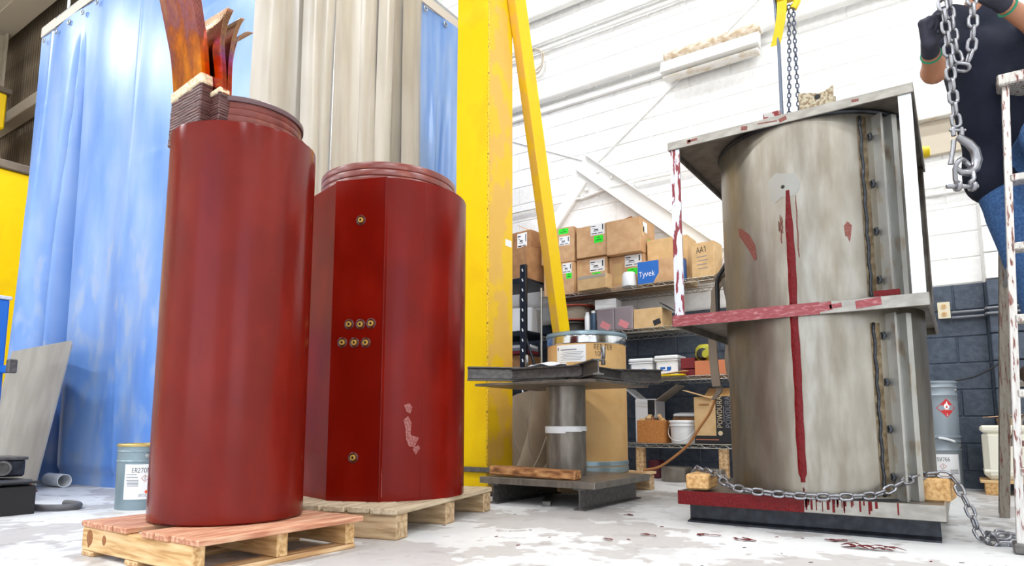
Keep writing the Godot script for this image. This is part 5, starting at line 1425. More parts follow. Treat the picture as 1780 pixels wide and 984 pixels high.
	for k in 16:
		part(r, "slot", MB.new().box(W(-3.51, 0.5 + k * 0.1, 5.3285), Vector3(0.014, 0.03, 0.002), 0.0, Basis(Vector3(0, 0, 1), 0.3)), M.white_paint)
	for h in [1.93, 1.4, 0.92, 0.4]:
		part(r, "shelf_beam", MB.new().span(W(-4.6, h - 0.05, 5.34), W(-3.48, h, 5.38), 0.004), M.black_rack)
		part(r, "shelf_deck", MB.new().span(W(-4.6, h - 0.02, 5.38), W(-3.48, h, 5.95), 0.002), M.black_rack)
	part(r, "brace", MB.new().rod(W(-3.5, 1.35, 5.36), W(-3.28, 0.75, 5.36), 0.014, 8), M.black_rack)
	b = carton("cardboard_box", "squat brown carton on top of the black rack", -3.83, -3.5, 1.935, 2.29, 5.5, 0.36, M.cardboard_dark, -0.25)
	b = carton("cardboard_box", "brown carton with lifted flap on the upper tier of the black rack", -3.83, -3.56, 2.295, 2.5, 5.6, 0.3, M.cardboard_dark, -0.1, false)
	part(b, "raised_flap", MB.new().box(Vector3(0.0, 0.25, 0.0), Vector3(0.2, 0.004, 0.2), 0.001, Basis(Vector3(0, 0, 1), -0.5)), M.cardboard)
	ship_label(b, 0.02, 0.1, 0.15, 0.13, 0.16)
	b = carton("cardboard_box", "dark brown carton behind the column on the black rack", -4.14, -3.85, 2.3, 2.5, 5.55, 0.3, M.cardboard_dark)
	spool("wire_spool", "pale cable spool behind the column on the black rack", W(-4.06, 1.935, 5.6), 0.13, 0.36, M.cardboard_pale, M.rag)
	b = carton("white_carton", "white ring binder box on the middle deck of the black rack", -3.82, -3.56, 1.405, 1.66, 5.5, 0.3, M.paper, 0.2)
	for q in [[0.925, "cardboard_box", "brown carton low on the black rack behind the column", M.cardboard_dark], [0.405, "cardboard_box", "lowest brown carton on the black rack", M.cardboard_dark]]:
		carton(q[1], q[2], -3.95, -3.62, q[0], q[0] + 0.26, 5.55, 0.34, q[3])
	for k in 3: solo("paper_stack", MB.new().box(Vector3.ZERO, Vector3(0.28, 0.03, 0.22), 0.003), [M.red_card, M.print_grey, M.paper][k], ["red folder lying on the black rack behind its upright", "grey folder lying on the red one on the black rack", "white papers on the grey folder on the black rack"][k], "folder", W(-3.7, 1.205 + k * 0.031, 5.6), 0.1 * k)

func spool(called: String, label: String, at: Vector3, r: float, h: float, rim: Material, core: Material) -> void:
	var t := thing(called, label, "spool", at)
	for y in [0.0, h - 0.014]: part(t, "flange", MB.new().lathe([Vector2(0, y), Vector2(r - 0.003, y), Vector2(r, y + 0.003), Vector2(r, y + 0.011), Vector2(r - 0.003, y + 0.014), Vector2(0, y + 0.014)], 40), rim)
	var prof := [Vector2(r * 0.72, 0.014)]
	var n := int(h / 0.012)
	for k in n: prof.append_array([Vector2(r * 0.74, 0.014 + (h - 0.028) * (k + 0.4) / n), Vector2(r * 0.72, 0.014 + (h - 0.028) * (k + 1.0) / n)])
	part(t, "wire", MB.new().lathe(prof, 36), core)

func pail(called: String, label: String, at: Vector3, r: float, h: float) -> void:
	var t := thing(called, label, "pail", at)
	part(t, "body", MB.new().lathe([Vector2(0, 0), Vector2(r * 0.86, 0), Vector2(r * 0.88, 0.006), Vector2(r * 0.95, h * 0.75)], 36), M.white_plastic)
	part(t, "rim", MB.new().lathe([Vector2(r * 0.95, h * 0.74), Vector2(r * 1.03, h * 0.75), Vector2(r * 1.03, h * 0.8), Vector2(r * 0.97, h * 0.81), Vector2(r * 0.97, h * 0.88), Vector2(r * 1.03, h * 0.89), Vector2(r * 1.04, h * 0.95), Vector2(r * 0.98, h), Vector2(0, h)], 36), M.white_plastic)
	var p := []
	for k in 17:
		var a := PI * k / 16
		p.append(Vector3(cos(a) * r * 1.04, h * 0.78 - sin(a) * h * 0.66, sin(a) * 0.05 + r * 0.96 * sin(a)))
	part(t, "handle", MB.new().tube(p, 0.003, 6), M.white_plastic)

# ------------------------------------------------------------------ left side of the hall
func steel_pail(label: String, at: Vector3, turn: float, m: Material, lid: Material, r := 0.143, h := 0.37) -> Node3D:
	var t := thing("steel_pail", label, "pail", at)
	part(t, "body", MB.new().lathe([Vector2(0, 0.012), Vector2(r * 0.96, 0.012), Vector2(r * 0.97, 0.0), Vector2(r * 0.985, 0.0), Vector2(r * 0.985, 0.02), Vector2(r, 0.24), Vector2(r, h * 0.72), Vector2(r + 0.005, h * 0.735), Vector2(r, h * 0.75), Vector2(r, h * 0.87), Vector2(r + 0.005, h * 0.885), Vector2(r, h * 0.9), Vector2(r, h * 0.955)], 44), m)
	part(t, "lid", MB.new().lathe([Vector2(r, h * 0.955), Vector2(r + 0.006, h * 0.96), Vector2(r + 0.006, h * 0.985), Vector2(r, h), Vector2(r - 0.012, h), Vector2(r - 0.016, h - 0.01), Vector2(0, h - 0.01)], 44), lid)
	for k in 2:
		var a := turn + PI * k
		part(t, "handle_ear", MB.new().lathe([Vector2(0, 0), Vector2(0.014, 0), Vector2(0.012, 0.008), Vector2(0, 0.01)], 12, polar(r, a) + Vector3(0, h * 0.82, 0), facing(a)), M.zinc)
	return t

func diamond(R: float, ang: float, y: float, s: float, thick := 0.001) -> MB:
	# square on its corner lying on the pail
	var g := MB.new()
	var p := []
	for q in [[0, 1], [1, 0], [0, -1], [-1, 0]]:
		var a: float = ang - q[0] * s / R
		p.append([polar(R + thick, a) + Vector3(0, y + q[1] * s, 0), polar(1.0, a)])
	var c := polar(R + thick * 1.5 + s * s * 0.1 / R, ang)
	for k in 4:
		var a: Array = p[k]
		var b: Array = p[(k + 1) % 4]
		var m0: Vector3 = (a[0] + b[0]) * 0.5
		var mid := Vector3(m0.x, 0, m0.z).normalized() * (R + thick) + Vector3(0, m0.y, 0)
		var cc := polar(R + thick, ang) + Vector3(0, y, 0)
		var nm := Vector3(mid.x, 0, mid.z).normalized()
		g.tri(cc, a[0], mid, polar(1.0, ang), a[1], nm)
		g.tri(cc, mid, b[0], polar(1.0, ang), nm, b[1])
	return g

func product_label(t: Node3D, R: float, a: float, title: String, y0: float, y1: float, half: float) -> void:
	var L := part(t, "paper_label", wrapped(R, a - half, a + half, y0, y1), M.paper, "white product label")
	var RR := R + 0.0012
	var s := (y1 - y0) / 0.2
	round_letters(L, title, 0.026 * s, RR, a - half * 0.1, y1 - 0.035 * s, M.print_black, 0.8)
	for k in 3: part(L, "print_line", wrapped(RR, a + half * (0.35 - 0.05 * k), a + half * 0.9, y1 - (0.06 + 0.016 * k) * s, y1 - (0.056 + 0.016 * k) * s, 0.0004), M.print_grey)
	part(L, "hazard_sign", diamond(RR, a - half * 0.05, y1 - 0.08 * s, 0.02 * s), M.hazard_red)
	part(L, "hazard_sign", diamond(RR + 0.0006, a - half * 0.05, y1 - 0.08 * s, 0.0165 * s), M.paper)
	round_letters(L, "!", 0.02 * s, RR + 0.0018, a - half * 0.05, y1 - 0.08 * s, M.print_black)
	for k in 5: part(L, "print_line", wrapped(RR, a + half * 0.25, a + half * 0.85, y0 + (0.075 + 0.008 * k) * s, y0 + (0.0785 + 0.008 * k) * s, 0.0004), M.print_grey)
	for k in 4: part(L, "print_line", wrapped(RR, a - half * 0.9, a - half * 0.4, y0 + (0.07 + 0.008 * k) * s, y0 + (0.0735 + 0.008 * k) * s, 0.0004), M.print_grey)
	part(L, "logo_triangle", diamond(RR, a - half * 0.15, y0 + 0.043 * s, 0.011 * s), M.print_orange)
	round_letters(L, "erioen", 0.02 * s, RR, a - half * 0.15, y0 + 0.024 * s, M.print_grey, 1.0)

func left_side() -> void:
	var p := steel_pail("blue-grey steel pail with white label behind the tall red coil", W(-3.99, 0, 2.02), 0.4, M.pail_bluegrey, M.pail_gold)
	product_label(p, 0.1445, atan2(2.02, 3.99), "ER270Modif", 0.06, 0.255, 0.72)
	# sheet metal leaning on the curtain
	var X := Basis(Vector3.RIGHT, -0.14)
	solo("sheet_metal", MB.new().prism(PackedVector2Array([Vector2(-0.75, 0), Vector2(0.56, 0), Vector2(0.60, 1.1), Vector2(0.56, 1.13), Vector2(-0.72, 1.13)]), 0.008, Transform3D(X, Vector3.ZERO)), M.sheet_metal, "grey sheet metal panel leaning against the blue curtain", "metal sheet", W(-6.2, 0.002, 2.1), -0.04)
	solo("plastic_pipe", MB.new().lathe([Vector2(0.046, 0), Vector2(0.05, 0), Vector2(0.05, 0.28), Vector2(0.046, 0.28), Vector2(0.046, 0)], 24, Vector3.ZERO, Basis(Vector3(0, 1, 0), Vector3(1, 0, 0), Vector3(0, 0, -1))), M.white_plastic, "short white plastic pipe on the floor beside the leaning sheet", "pipe", W(-6.0, 0.052, 2.3))
	# low cable ramp in red and yellow
	var r := thing("cable_ramp", "small red floor ramp with yellow stripes in front of the leaning sheet", "ramp", W(-5.72, 0, 1.93), 0.1)
	part(r, "body", MB.new().prism(PackedVector2Array([Vector2(-0.2, 0), Vector2(0.2, 0), Vector2(0.06, 0.07), Vector2(-0.06, 0.07)]), 0.22, Transform3D(Basis(), Vector3(0, 0, -0.11))), M.red_card)
	for z in [-0.06, 0.04]: part(r, "yellow_stripe", MB.new().box(Vector3(0, 0.071, z), Vector3(0.12, 0.003, 0.05), 0.001), M.yellow_plastic)
	# blue cabinet corner
	var b := thing("blue_cabinet", "blue painted steel cabinet at the left edge with a latch bracket", "cabinet", W(-5.7, 0, 1.65))
	part(b, "body", MB.new().box(Vector3(0, 0.67, 0), Vector3(0.56, 1.34, 0.2), 0.01), M.blue_paint)
	part(b, "top_lip", MB.new().box(Vector3(0, 1.352, 0), Vector3(0.58, 0.025, 0.22), 0.005), M.rag)
	part(b, "bracket", MB.new().box(Vector3(0.4, 0.85, -0.07), Vector3(0.26, 0.05, 0.04), 0.006), M.blue_paint)
	part(b, "latch", MB.new().box(Vector3(0.56, 0.86, -0.05), Vector3(0.05, 0.09, 0.05), 0.006), M.dark_iron)
	# iron clamps and tray on the floor
	for k in 2:
		var c := thing("iron_clamp", ["dark iron block with pipe socket, lower one at the left edge", "dark iron block with pipe socket stacked on the lower one"][k], "clamp", W(-5.06 - 0.09 * k, 0.14 * k, 1.66))
		part(c, "body", MB.new().box(Vector3(0, 0.065, 0), Vector3(0.3, 0.11, 0.24), 0.012), M.black_beam)
		part(c, "flange", MB.new().box(Vector3(0, 0.125, 0), Vector3(0.32, 0.02, 0.26), 0.004), M.dark_iron)
		var B := Basis(Vector3(0, 1, 0), Vector3(0.95, 0.0, 0.31).normalized(), Vector3(0, 1, 0).cross(Vector3(0.95, 0.0, 0.31).normalized()))
		part(c, "socket", MB.new().lathe([Vector2(0.0, 0.03), Vector2(0.032, 0.03), Vector2(0.034, 0.06), Vector2(0.045, 0.06), Vector2(0.047, 0.0)], 20, Vector3(0.14, 0.068, 0.0), B), M.dark_iron)
	var y := thing("machine_tray", "open black tray with teal inside on the floor at the left edge", "tray", W(-4.42, 0, 1.4))
	part(y, "base", MB.new().box(Vector3(0, 0.01, 0), Vector3(0.46, 0.02, 0.3), 0.004), M.black_rubber)
	for s in [-1.0, 1.0]: part(y, "side", MB.new().box(Vector3(0.225 * s, 0.075, 0), Vector3(0.012, 0.15, 0.3), 0.003), M.black_rubber)
	for s in [-1.0, 1.0]: part(y, "side", MB.new().box(Vector3(0, 0.055 if s > 0 else 0.075, 0.144 * s), Vector3(0.45, 0.1 if s > 0 else 0.15, 0.012), 0.003), M.black_rubber if s < 0 else M.teal_paint)
	part(y, "lid", MB.new().box(Vector3(0, 0.16, -0.03), Vector3(0.48, 0.012, 0.26), 0.003, Basis(Vector3(0, 0, 1), 0.04)), M.black_rubber)
	var hp := []
	for k in 22:
		var a := lerpf(-1.9, 1.9, k / 21.0)
		hp.append(Vector3(0.16 * cos(a), 0.02, 0.1 * sin(a)))
	solo("hose", MB.new().tube(hp, 0.018, 10), M.hose_grey, "loop of grey hose lying beside the black tray", "hose", W(-4.34, 0.0, 1.7), 0.2)
	# yellow machine guard and crane girder far left
	var g := thing("yellow_guard", "big yellow sheet steel machine housing at the left edge", "machine", W(-9.5, 0, 3.0))
	part(g, "body", MB.new().box(Vector3(0, 1.7, 0), Vector3(1.2, 3.4, 1.2), 0.02), M.yellow_enamel)
	part(g, "top_rail", MB.new().box(Vector3(0, 3.45, 0), Vector3(1.26, 0.1, 1.26), 0.01), M.roof_steel)
	part(g, "notice", MB.new().box(Vector3(0.605, 1.52, 0.2), Vector3(0.004, 0.12, 0.1), 0.0), M.paper)
	var k := thing("crane_girder", "yellow crane girder end on white columns in the far left corner", "crane", W(-12.4, 0, 3.3))
	part(k, "girder", MB.new().box(Vector3(0, 5.2, 0), Vector3(1.4, 0.56, 0.4), 0.02), M.yellow_enamel)
	part(k, "rail", MB.new().box(Vector3(0, 5.52, 0), Vector3(1.5, 0.08, 0.5), 0.01), M.roof_steel)
	for x in [0.5, -0.4]:
		part(k, "column", MB.new().prism(ibeam(0.24, 0.26, 0.014, 0.012), 4.92, Transform3D(Basis(Vector3.RIGHT, Vector3(0, 0, -1), Vector3.UP), Vector3(x, 0.0, 0.12))), M.white_paint)
	solo("downpipe", MB.new().rod(Vector3.ZERO, Vector3(0, 7.6, 0), 0.03, 12), M.cream_steel, "pale vertical pipe at the upper left edge", "pipe", W(-8.6, 0, 2.0))
	pipe_run("hanging_pipe", "pale vertical pipe dropping behind the top of the curtain", [W(-8.2, 7.6, 3.4), W(-8.2, 2.0, 3.4)], 0.035, M.cream_steel)

# ------------------------------------------------------------------ right side
func right_side() -> void:
	var r := 0.148
	var h := 0.4
	var a := atan2(5.9, 0.17)
	var p := steel_pail("grey steel pail with white SV766 label, lower of two by the wall", W(-0.17, 0, 5.9), 0.35, M.pail_grey, M.pail_grey, r, h)
	product_label(p, r, a - 0.12, "SV766", 0.05, 0.265, 0.85)
	var hb := []
	for k in 15: hb.append(polar(r + 0.012, a + 1.25 - 2.3 * k / 14.0) + Vector3(0, 0.335 + 0.05 * sin(PI * k / 14.0), 0))
	part(p, "wire_handle", MB.new().tube(hb, 0.003, 6), M.zinc)
	part(p, "handle_grip", MB.new().tube(hb.slice(8, 13), 0.009, 8), M.white_plastic)
	p = steel_pail("grey steel pail with red flame sign, upper of two by the wall", W(-0.17, h, 5.9), 0.35, M.pail_grey, M.pail_grey, r, h)
	part(p, "paper_label", wrapped(r, a + 0.1, a + 0.9, 0.12, 0.28), M.paper)
	for k in 5: part(p, "print_line", wrapped(r + 0.0012, a + 0.3, a + 0.7, 0.15 + 0.02 * k, 0.154 + 0.02 * k, 0.0004), M.print_grey)
	var sg := part(p, "flame_sign", diamond(r, a - 0.52, 0.2, 0.068), M.print_red, "red diamond flammable liquid sign")
	part(sg, "flame", flame(r + 0.0022, a - 0.52, 0.215, 0.026), M.paper)
	part(sg, "flame", flame(r + 0.0032, a - 0.52, 0.208, 0.009), M.print_red)
	part(sg, "underline", wrapped(r + 0.002, a - 0.62, a - 0.42, 0.186, 0.19, 0.0008), M.paper)
	round_letters(sg, "3", 0.016, r + 0.0025, a - 0.52, 0.15, M.paper)
	# square white jug on a small pallet
	var s := thing("small_pallet", "low timber skid under the white plastic jug", "pallet", W(0.3, 0, 5.8))
	for x in [-0.16, 0.16]: part(s, "runner", MB.new().box(Vector3(x, 0.04, 0), Vector3(0.09, 0.08, 0.32), 0.004), M.block_wood)
	for k in 3: part(s, "deck_board", MB.new().box(Vector3(0, 0.09, -0.11 + 0.11 * k), Vector3(0.46, 0.02, 0.1), 0.003), M.pine_x)
	var j := thing("plastic_jug", "square cream plastic jug on a timber skid right of the pails", "jug", W(0.27, 0.1, 5.78))
	part(j, "body", MB.new().box(Vector3(0, 0.17, 0), Vector3(0.34, 0.34, 0.28), 0.035), M.jug_plastic)
	part(j, "shoulder", MB.new().box(Vector3(0, 0.35, 0), Vector3(0.355, 0.05, 0.29), 0.018), M.jug_plastic)
	part(j, "foot_rib", MB.new().box(Vector3(0, 0.06, 0), Vector3(0.348, 0.025, 0.288), 0.01), M.jug_plastic)
	part(j, "neck", MB.new().lathe([Vector2(0.07, 0.37), Vector2(0.07, 0.4), Vector2(0.075, 0.402), Vector2(0.075, 0.425), Vector2(0, 0.428)], 28), M.cardboard_pale)
	solo("cardboard_scrap", MB.new().box(Vector3.ZERO, Vector3(0.34, 0.006, 0.2), 0.001, Basis(Vector3(0, 0, 1), 0.08)), M.cardboard, "flat piece of cardboard lying on the cream jug", "cardboard", W(0.3, 0.545, 5.76), 0.15)
	solo("grey_panel", MB.new().box(Vector3(0, 0.625, 0), Vector3(0.5, 1.25, 0.03), 0.004, Basis(Vector3.RIGHT, -0.06)), M.panel_grey, "plain grey board leaning on the pilaster behind the ladder", "board", W(0.76, 0, 5.93))
	# sling and cord between tank and shelving
	var sl := thing("lifting_sling", "grey-brown webbing sling hung over the rear corner of the tank frame", "sling", W(-1.24, 0, 4.2))
	for q in [[-0.05, 1.42, 0.72, 0.0, 0.06], [0.03, 1.46, 0.62, 0.05, 0.055]]:
		var f := func(a2: float, b2: float) -> Vector3:
			var y: float = lerpf(q[1], q[2], a2)
			return Vector3(q[0] + q[3] * a2 + (b2 - 0.5) * q[4] + 0.02 * sin(a2 * 7.0) - 0.05 * (1.0 - smoothstep(0.0, 0.12, a2)) * -1.0, y, 0.03 * sin(a2 * 9.0 + q[0] * 30.0) + 0.02 * (b2 - 0.5))
		part(sl, "webbing", MB.new().sheet(f, 40, 4, 0.007), M.webbing)
	var fb := []
	for k in 18: fb.append(Vector3(-0.005 + 0.06 * (1.0 - smoothstep(0.0, 0.35, k / 17.0)), 1.5 - 0.48 * pow(k / 17.0, 1.3), 0.04))
	part(sl, "black_edging", MB.new().tube(fb, 0.014, 8), M.black_rubber)
	var top := []
	for k in 9: top.append(Vector3(-0.03 + 0.12 * k / 8.0, 1.42 + 0.06 * sin(PI * k / 8.0 * 0.6), -0.02 - 0.07 * k / 8.0))
	part(sl, "webbing", MB.new().tube(top, 0.028, 8, false, 0.35), M.webbing)
	var fe := func(a3: float, b3: float) -> Vector3:
		return Vector3(-0.045 + 0.02 * sin(a3 * 4.0) + (b3 - 0.5) * 0.05 * (1.0 - 0.5 * a3), lerpf(0.74, 0.64, a3), 0.03 * a3)
	part(sl, "webbing", MB.new().sheet(fe, 12, 4, 0.012), M.webbing)
	var c := Curve3D.new()
	for q in [[W(-1.29, 0.66, 4.2), Vector3(-0.04, -0.1, 0)], [W(-1.42, 0.46, 4.25), Vector3(-0.07, -0.08, 0)], [W(-1.57, 0.3, 4.3), Vector3(-0.08, -0.05, 0)], [W(-1.7, 0.2, 4.25), Vector3(-0.06, -0.03, 0)], [W(-1.8, 0.176, 4.2), Vector3(-0.03, -0.01, 0)]]: c.add_point(q[0], -q[1], q[1])
	var cp := []
	for k in 40: cp.append(c.sample_baked(c.get_baked_length() * k / 39.0, true))
	solo("brown_cord", MB.new().tube(cp, 0.0085, 8), M.rope, "brown rubber cord curving from the sling down to the pedestal", "cord")

func flame(R: float, ang: float, y: float, s: float) -> MB:
	var g := MB.new()
	var pts := [[0.0, -0.9], [0.55, -0.75], [0.8, -0.2], [0.6, 0.35], [0.42, 0.1], [0.3, 0.75], [0.05, 1.35], [-0.15, 0.8], [-0.35, 0.45], [-0.5, 0.6], [-0.72, 0.1], [-0.75, -0.35], [-0.5, -0.8]]
	for k in pts.size():
		var a: Array = pts[k]
		var b: Array = pts[(k + 1) % pts.size()]
		var aa: float = ang - a[0] * s / R
		var ba: float = ang - b[0] * s / R
		g.tri(polar(R, ang) + Vector3(0, y, 0), polar(R, aa) + Vector3(0, y + a[1] * s, 0), polar(R, ba) + Vector3(0, y + b[1] * s, 0), polar(1, ang), polar(1, aa), polar(1, ba))
	return g

func ladder() -> void:
	var t := thing("step_ladder", "paint-spattered aluminium step ladder at the right edge of the floor", "ladder", W(0.5, 0, 3.6))
	# local x from the middle, z towards the viewer
	for s in [-1.0, 1.0]:
		var fb := Vector3(0.354 * s, 0, 0.424)
		var ft := Vector3(0.25 * s, 1.93, 0.16)
		rail(t, fb, ft, 0.026, 0.06, M.ladder_metal, s)
		part(t, "foot", MB.new().box(fb + Vector3(0, 0.02, 0), Vector3(0.045, 0.04, 0.09), 0.006), M.dark_iron)
		var rb := Vector3(0.356 * s, 0, -0.75)
		var rt := Vector3(0.25 * s, 1.88, 0.04)
		rail(t, rb, rt, 0.045, 0.07, M.ladder_grey, s)
		part(t, "foot", MB.new().box(rb + Vector3(0, 0.02, 0), Vector3(0.04, 0.04, 0.07), 0.006), M.dark_iron)
		var a := fb.lerp(ft, 0.6)
		var b := rb.lerp(rt, 0.6)
		part(t, "spreader", MB.new().rod(a, b, 0.008, 8), M.zinc)
	for k in 5:
		var f := (k + 1) * 0.3 / 1.93
		var l := Vector3(-0.354, 0, 0.424).lerp(Vector3(-0.25, 1.93, 0.16), f)
		part(t, "step", MB.new().box(Vector3(0, l.y, l.z), Vector3(-2.0 * l.x - 0.01, 0.03, 0.085), 0.004), M.ladder_metal)
		if k < 4:
			var q := Vector3(-0.356, 0, -0.75).lerp(Vector3(-0.25, 1.88, 0.04), f + 0.05)
			part(t, "rear_brace", MB.new().box(Vector3(0, q.y, q.z), Vector3(-2.0 * q.x, 0.03, 0.02), 0.003), M.ladder_grey)
	part(t, "brace_diagonal", MB.new().rod(Vector3(-0.335, 0.35, -0.6), Vector3(-0.2, 0.62, -0.49), 0.008, 6), M.ladder_grey)
	part(t, "top_cap", MB.new().box(Vector3(0, 1.95, 0.1), Vector3(0.56, 0.05, 0.24), 0.006), M.ladder_metal)

func rail(t: Node3D, a: Vector3, b: Vector3, w: float, d: float, m: Material, s: float) -> void:
	var y := (b - a).normalized()
	var x := Vector3.RIGHT
	x = (x - y * x.dot(y)).normalized()
	var B := Basis(x, y, x.cross(y))
	var c := (a + b) * 0.5
	var L := (b - a).length()
	var g := MB.new()
	g.box(c - x * s * w * 0.4, Vector3(0.005, L, d), 0.001, B)
	g.box(c + B.z * (d * 0.5), Vector3(w, L, 0.005), 0.001, B)
	g.box(c - B.z * (d * 0.5), Vector3(w, L, 0.005), 0.001, B)
	part(t, "rail", g, m)

# ------------------------------------------------------------------ worker
# tapered capsules joined with a smooth minimum, meshed as surface nets
func body_mesh(bones: Array, cell: float, k: float) -> ArrayMesh:
	var lo := Vector3.ONE * 1e9
	var hi := -lo
	for b in bones:
		var r: float = maxf(b[2], b[3]) + k + cell * 3.0
		lo = lo.min(b[0] - Vector3.ONE * r).min(b[1] - Vector3.ONE * r)
		hi = hi.max(b[0] + Vector3.ONE * r).max(b[1] + Vector3.ONE * r)
	var n := Vector3i(((hi - lo) / cell).ceil()) + Vector3i.ONE
	var F := PackedFloat32Array()
	F.resize(n.x * n.y * n.z)
	F.fill(1.0)
	for b in bones:
		var A: Vector3 = b[0]
		var D: Vector3 = b[1] - b[0]
		var L2 := maxf(D.length_squared(), 1e-9)
		var ra: float = b[2]
		var rb: float = b[3]
		var m := maxf(ra, rb) + k + cell * 2.0
		var p0 := Vector3i(((A.min(A + D) - Vector3.ONE * m - lo) / cell).floor())
		var p1 := Vector3i(((A.max(A + D) + Vector3.ONE * m - lo) / cell).ceil())
		for z in range(maxi(p0.z, 0), mini(p1.z, n.z)):
			for y in range(maxi(p0.y, 0), mini(p1.y, n.y)):
				for x in range(maxi(p0.x, 0), mini(p1.x, n.x)):
					var P := lo + Vector3(x, y, z) * cell - A
					var t := clampf(P.dot(D) / L2, 0.0, 1.0)
					var d := (P - D * t).length() - lerpf(ra, rb, t)
					var i := x + n.x * (y + n.y * z)
					var o := F[i]
					var h := maxf(k - absf(o - d), 0.0) / k
					F[i] = minf(o, d) - h * h * k * 0.25
	var id := PackedInt32Array()
	id.resize(F.size())
	id.fill(-1)
	var V := PackedVector3Array()
	var N := PackedVector3Array()
	var sx := 1
	var sy := n.x
	var sz := n.x * n.y
	for z in n.z - 1:
		for y in n.y - 1:
			for x in n.x - 1:
				var i := x + sy * y + sz * z
				var c := [F[i], F[i + 1], F[i + sy], F[i + sy + 1], F[i + sz], F[i + sz + 1], F[i + sz + sy], F[i + sz + sy + 1]]
				var neg := 0
				for q in c: if q < 0.0: neg += 1
				if neg == 0 or neg == 8: continue
				var s := Vector3.ZERO
				var cnt := 0
				for e in [[0, 1], [2, 3], [4, 5], [6, 7], [0, 2], [1, 3], [4, 6], [5, 7], [0, 4], [1, 5], [2, 6], [3, 7]]:
					var f0: float = c[e[0]]
					var f1: float = c[e[1]]
					if (f0 < 0.0) == (f1 < 0.0): continue
					var t := f0 / (f0 - f1)
					var a := Vector3(e[0] & 1, (e[0] >> 1) & 1, e[0] >> 2)
					var b := Vector3(e[1] & 1, (e[1] >> 1) & 1, e[1] >> 2)
					s += a.lerp(b, t)
					cnt += 1
				id[i] = V.size()
				V.append(lo + (Vector3(x, y, z) + s / cnt) * cell)
				N.append(Vector3((c[1] + c[3] + c[5] + c[7]) - (c[0] + c[2] + c[4] + c[6]), (c[2] + c[3] + c[6] + c[7]) - (c[0] + c[1] + c[4] + c[5]), (c[4] + c[5] + c[6] + c[7]) - (c[0] + c[1] + c[2] + c[3])).normalized())
	var I := PackedInt32Array()
	for z in range(1, n.z - 1):
		for y in range(1, n.y - 1):
			for x in range(1, n.x - 1):
				var i := x + sy * y + sz * z
				var f0 := F[i]
				for ax in 3:
					var st: int = [sx, sy, sz][ax]
					if (f0 < 0.0) == (F[i + st] < 0.0): continue
					var u: int = [sy, sz, sx][ax]
					var w: int = [sz, sx, sy][ax]
					var q := [id[i], id[i - u], id[i - u - w], id[i - w]]
					if q.min() < 0: continue
					var nn := N[q[0]] + N[q[1]] + N[q[2]] + N[q[3]]
					var cr := (V[q[1]] - V[q[0]]).cross(V[q[2]] - V[q[0]])
					if cr.dot(nn) > 0.0: I.append_array([q[0], q[2], q[1], q[0], q[3], q[2]])
					else: I.append_array([q[0], q[1], q[2], q[0], q[2], q[3]])
	var a := []
	a.resize(Mesh.ARRAY_MAX)
	a[Mesh.ARRAY_VERTEX] = V; a[Mesh.ARRAY_NORMAL] = N; a[Mesh.ARRAY_INDEX] = I
	var m := ArrayMesh.new()
	m.add_surface_from_arrays(Mesh.PRIMITIVE_TRIANGLES, a)
	return m

func hand_bones(w: Vector3, d: Vector3, nrm: Vector3, s: Vector3, curl: float, fat := 1.0) -> Array:
	var B := []
	d = d.normalized()
	nrm = (nrm - d * nrm.dot(d)).normalized()
	s = s.normalized()
	var off := [0.031, 0.011, -0.011, -0.031]
	var len_ := [[0.043, 0.027, 0.021], [0.047, 0.03, 0.022], [0.043, 0.028, 0.021], [0.034, 0.021, 0.018]]
	for i in 4:
		var kn: Vector3 = w + d * (0.088 - 0.004 * absf(i - 1.0)) + s * off[i]
		B.append([w + s * off[i] * 0.55, kn, 0.017 * fat, 0.0125 * fat])
		var p := kn
		var ang := 0.0
		for j in 3:
			ang += curl * [1.15, 1.5, 0.9][j] + 0.05 * i
			var dir := d * cos(ang) + nrm * sin(ang)
			var q: Vector3 = p + dir * float(len_[i][j])
			B.append([p, q, (0.0105 - 0.0008 * j) * fat, (0.0098 - 0.001 * j) * fat])
			p = q
	var t0 := w + d * 0.022 + s * 0.022 + nrm * 0.008
	var t1 := t0 + (s * 0.55 + d * 0.65 + nrm * 0.5).normalized() * 0.04
	var t2 := t1 + (d * 0.6 + nrm * 0.8 - s * 0.25).normalized() * 0.034
	var t3 := t2 + (d * 0.35 + nrm * 0.7 - s * 0.6).normalized() * 0.026
	B.append_array([[t0, t1, 0.015 * fat, 0.0125 * fat], [t1, t2, 0.0125 * fat, 0.0115 * fat], [t2, t3, 0.0112 * fat, 0.0095 * fat]])
	return B

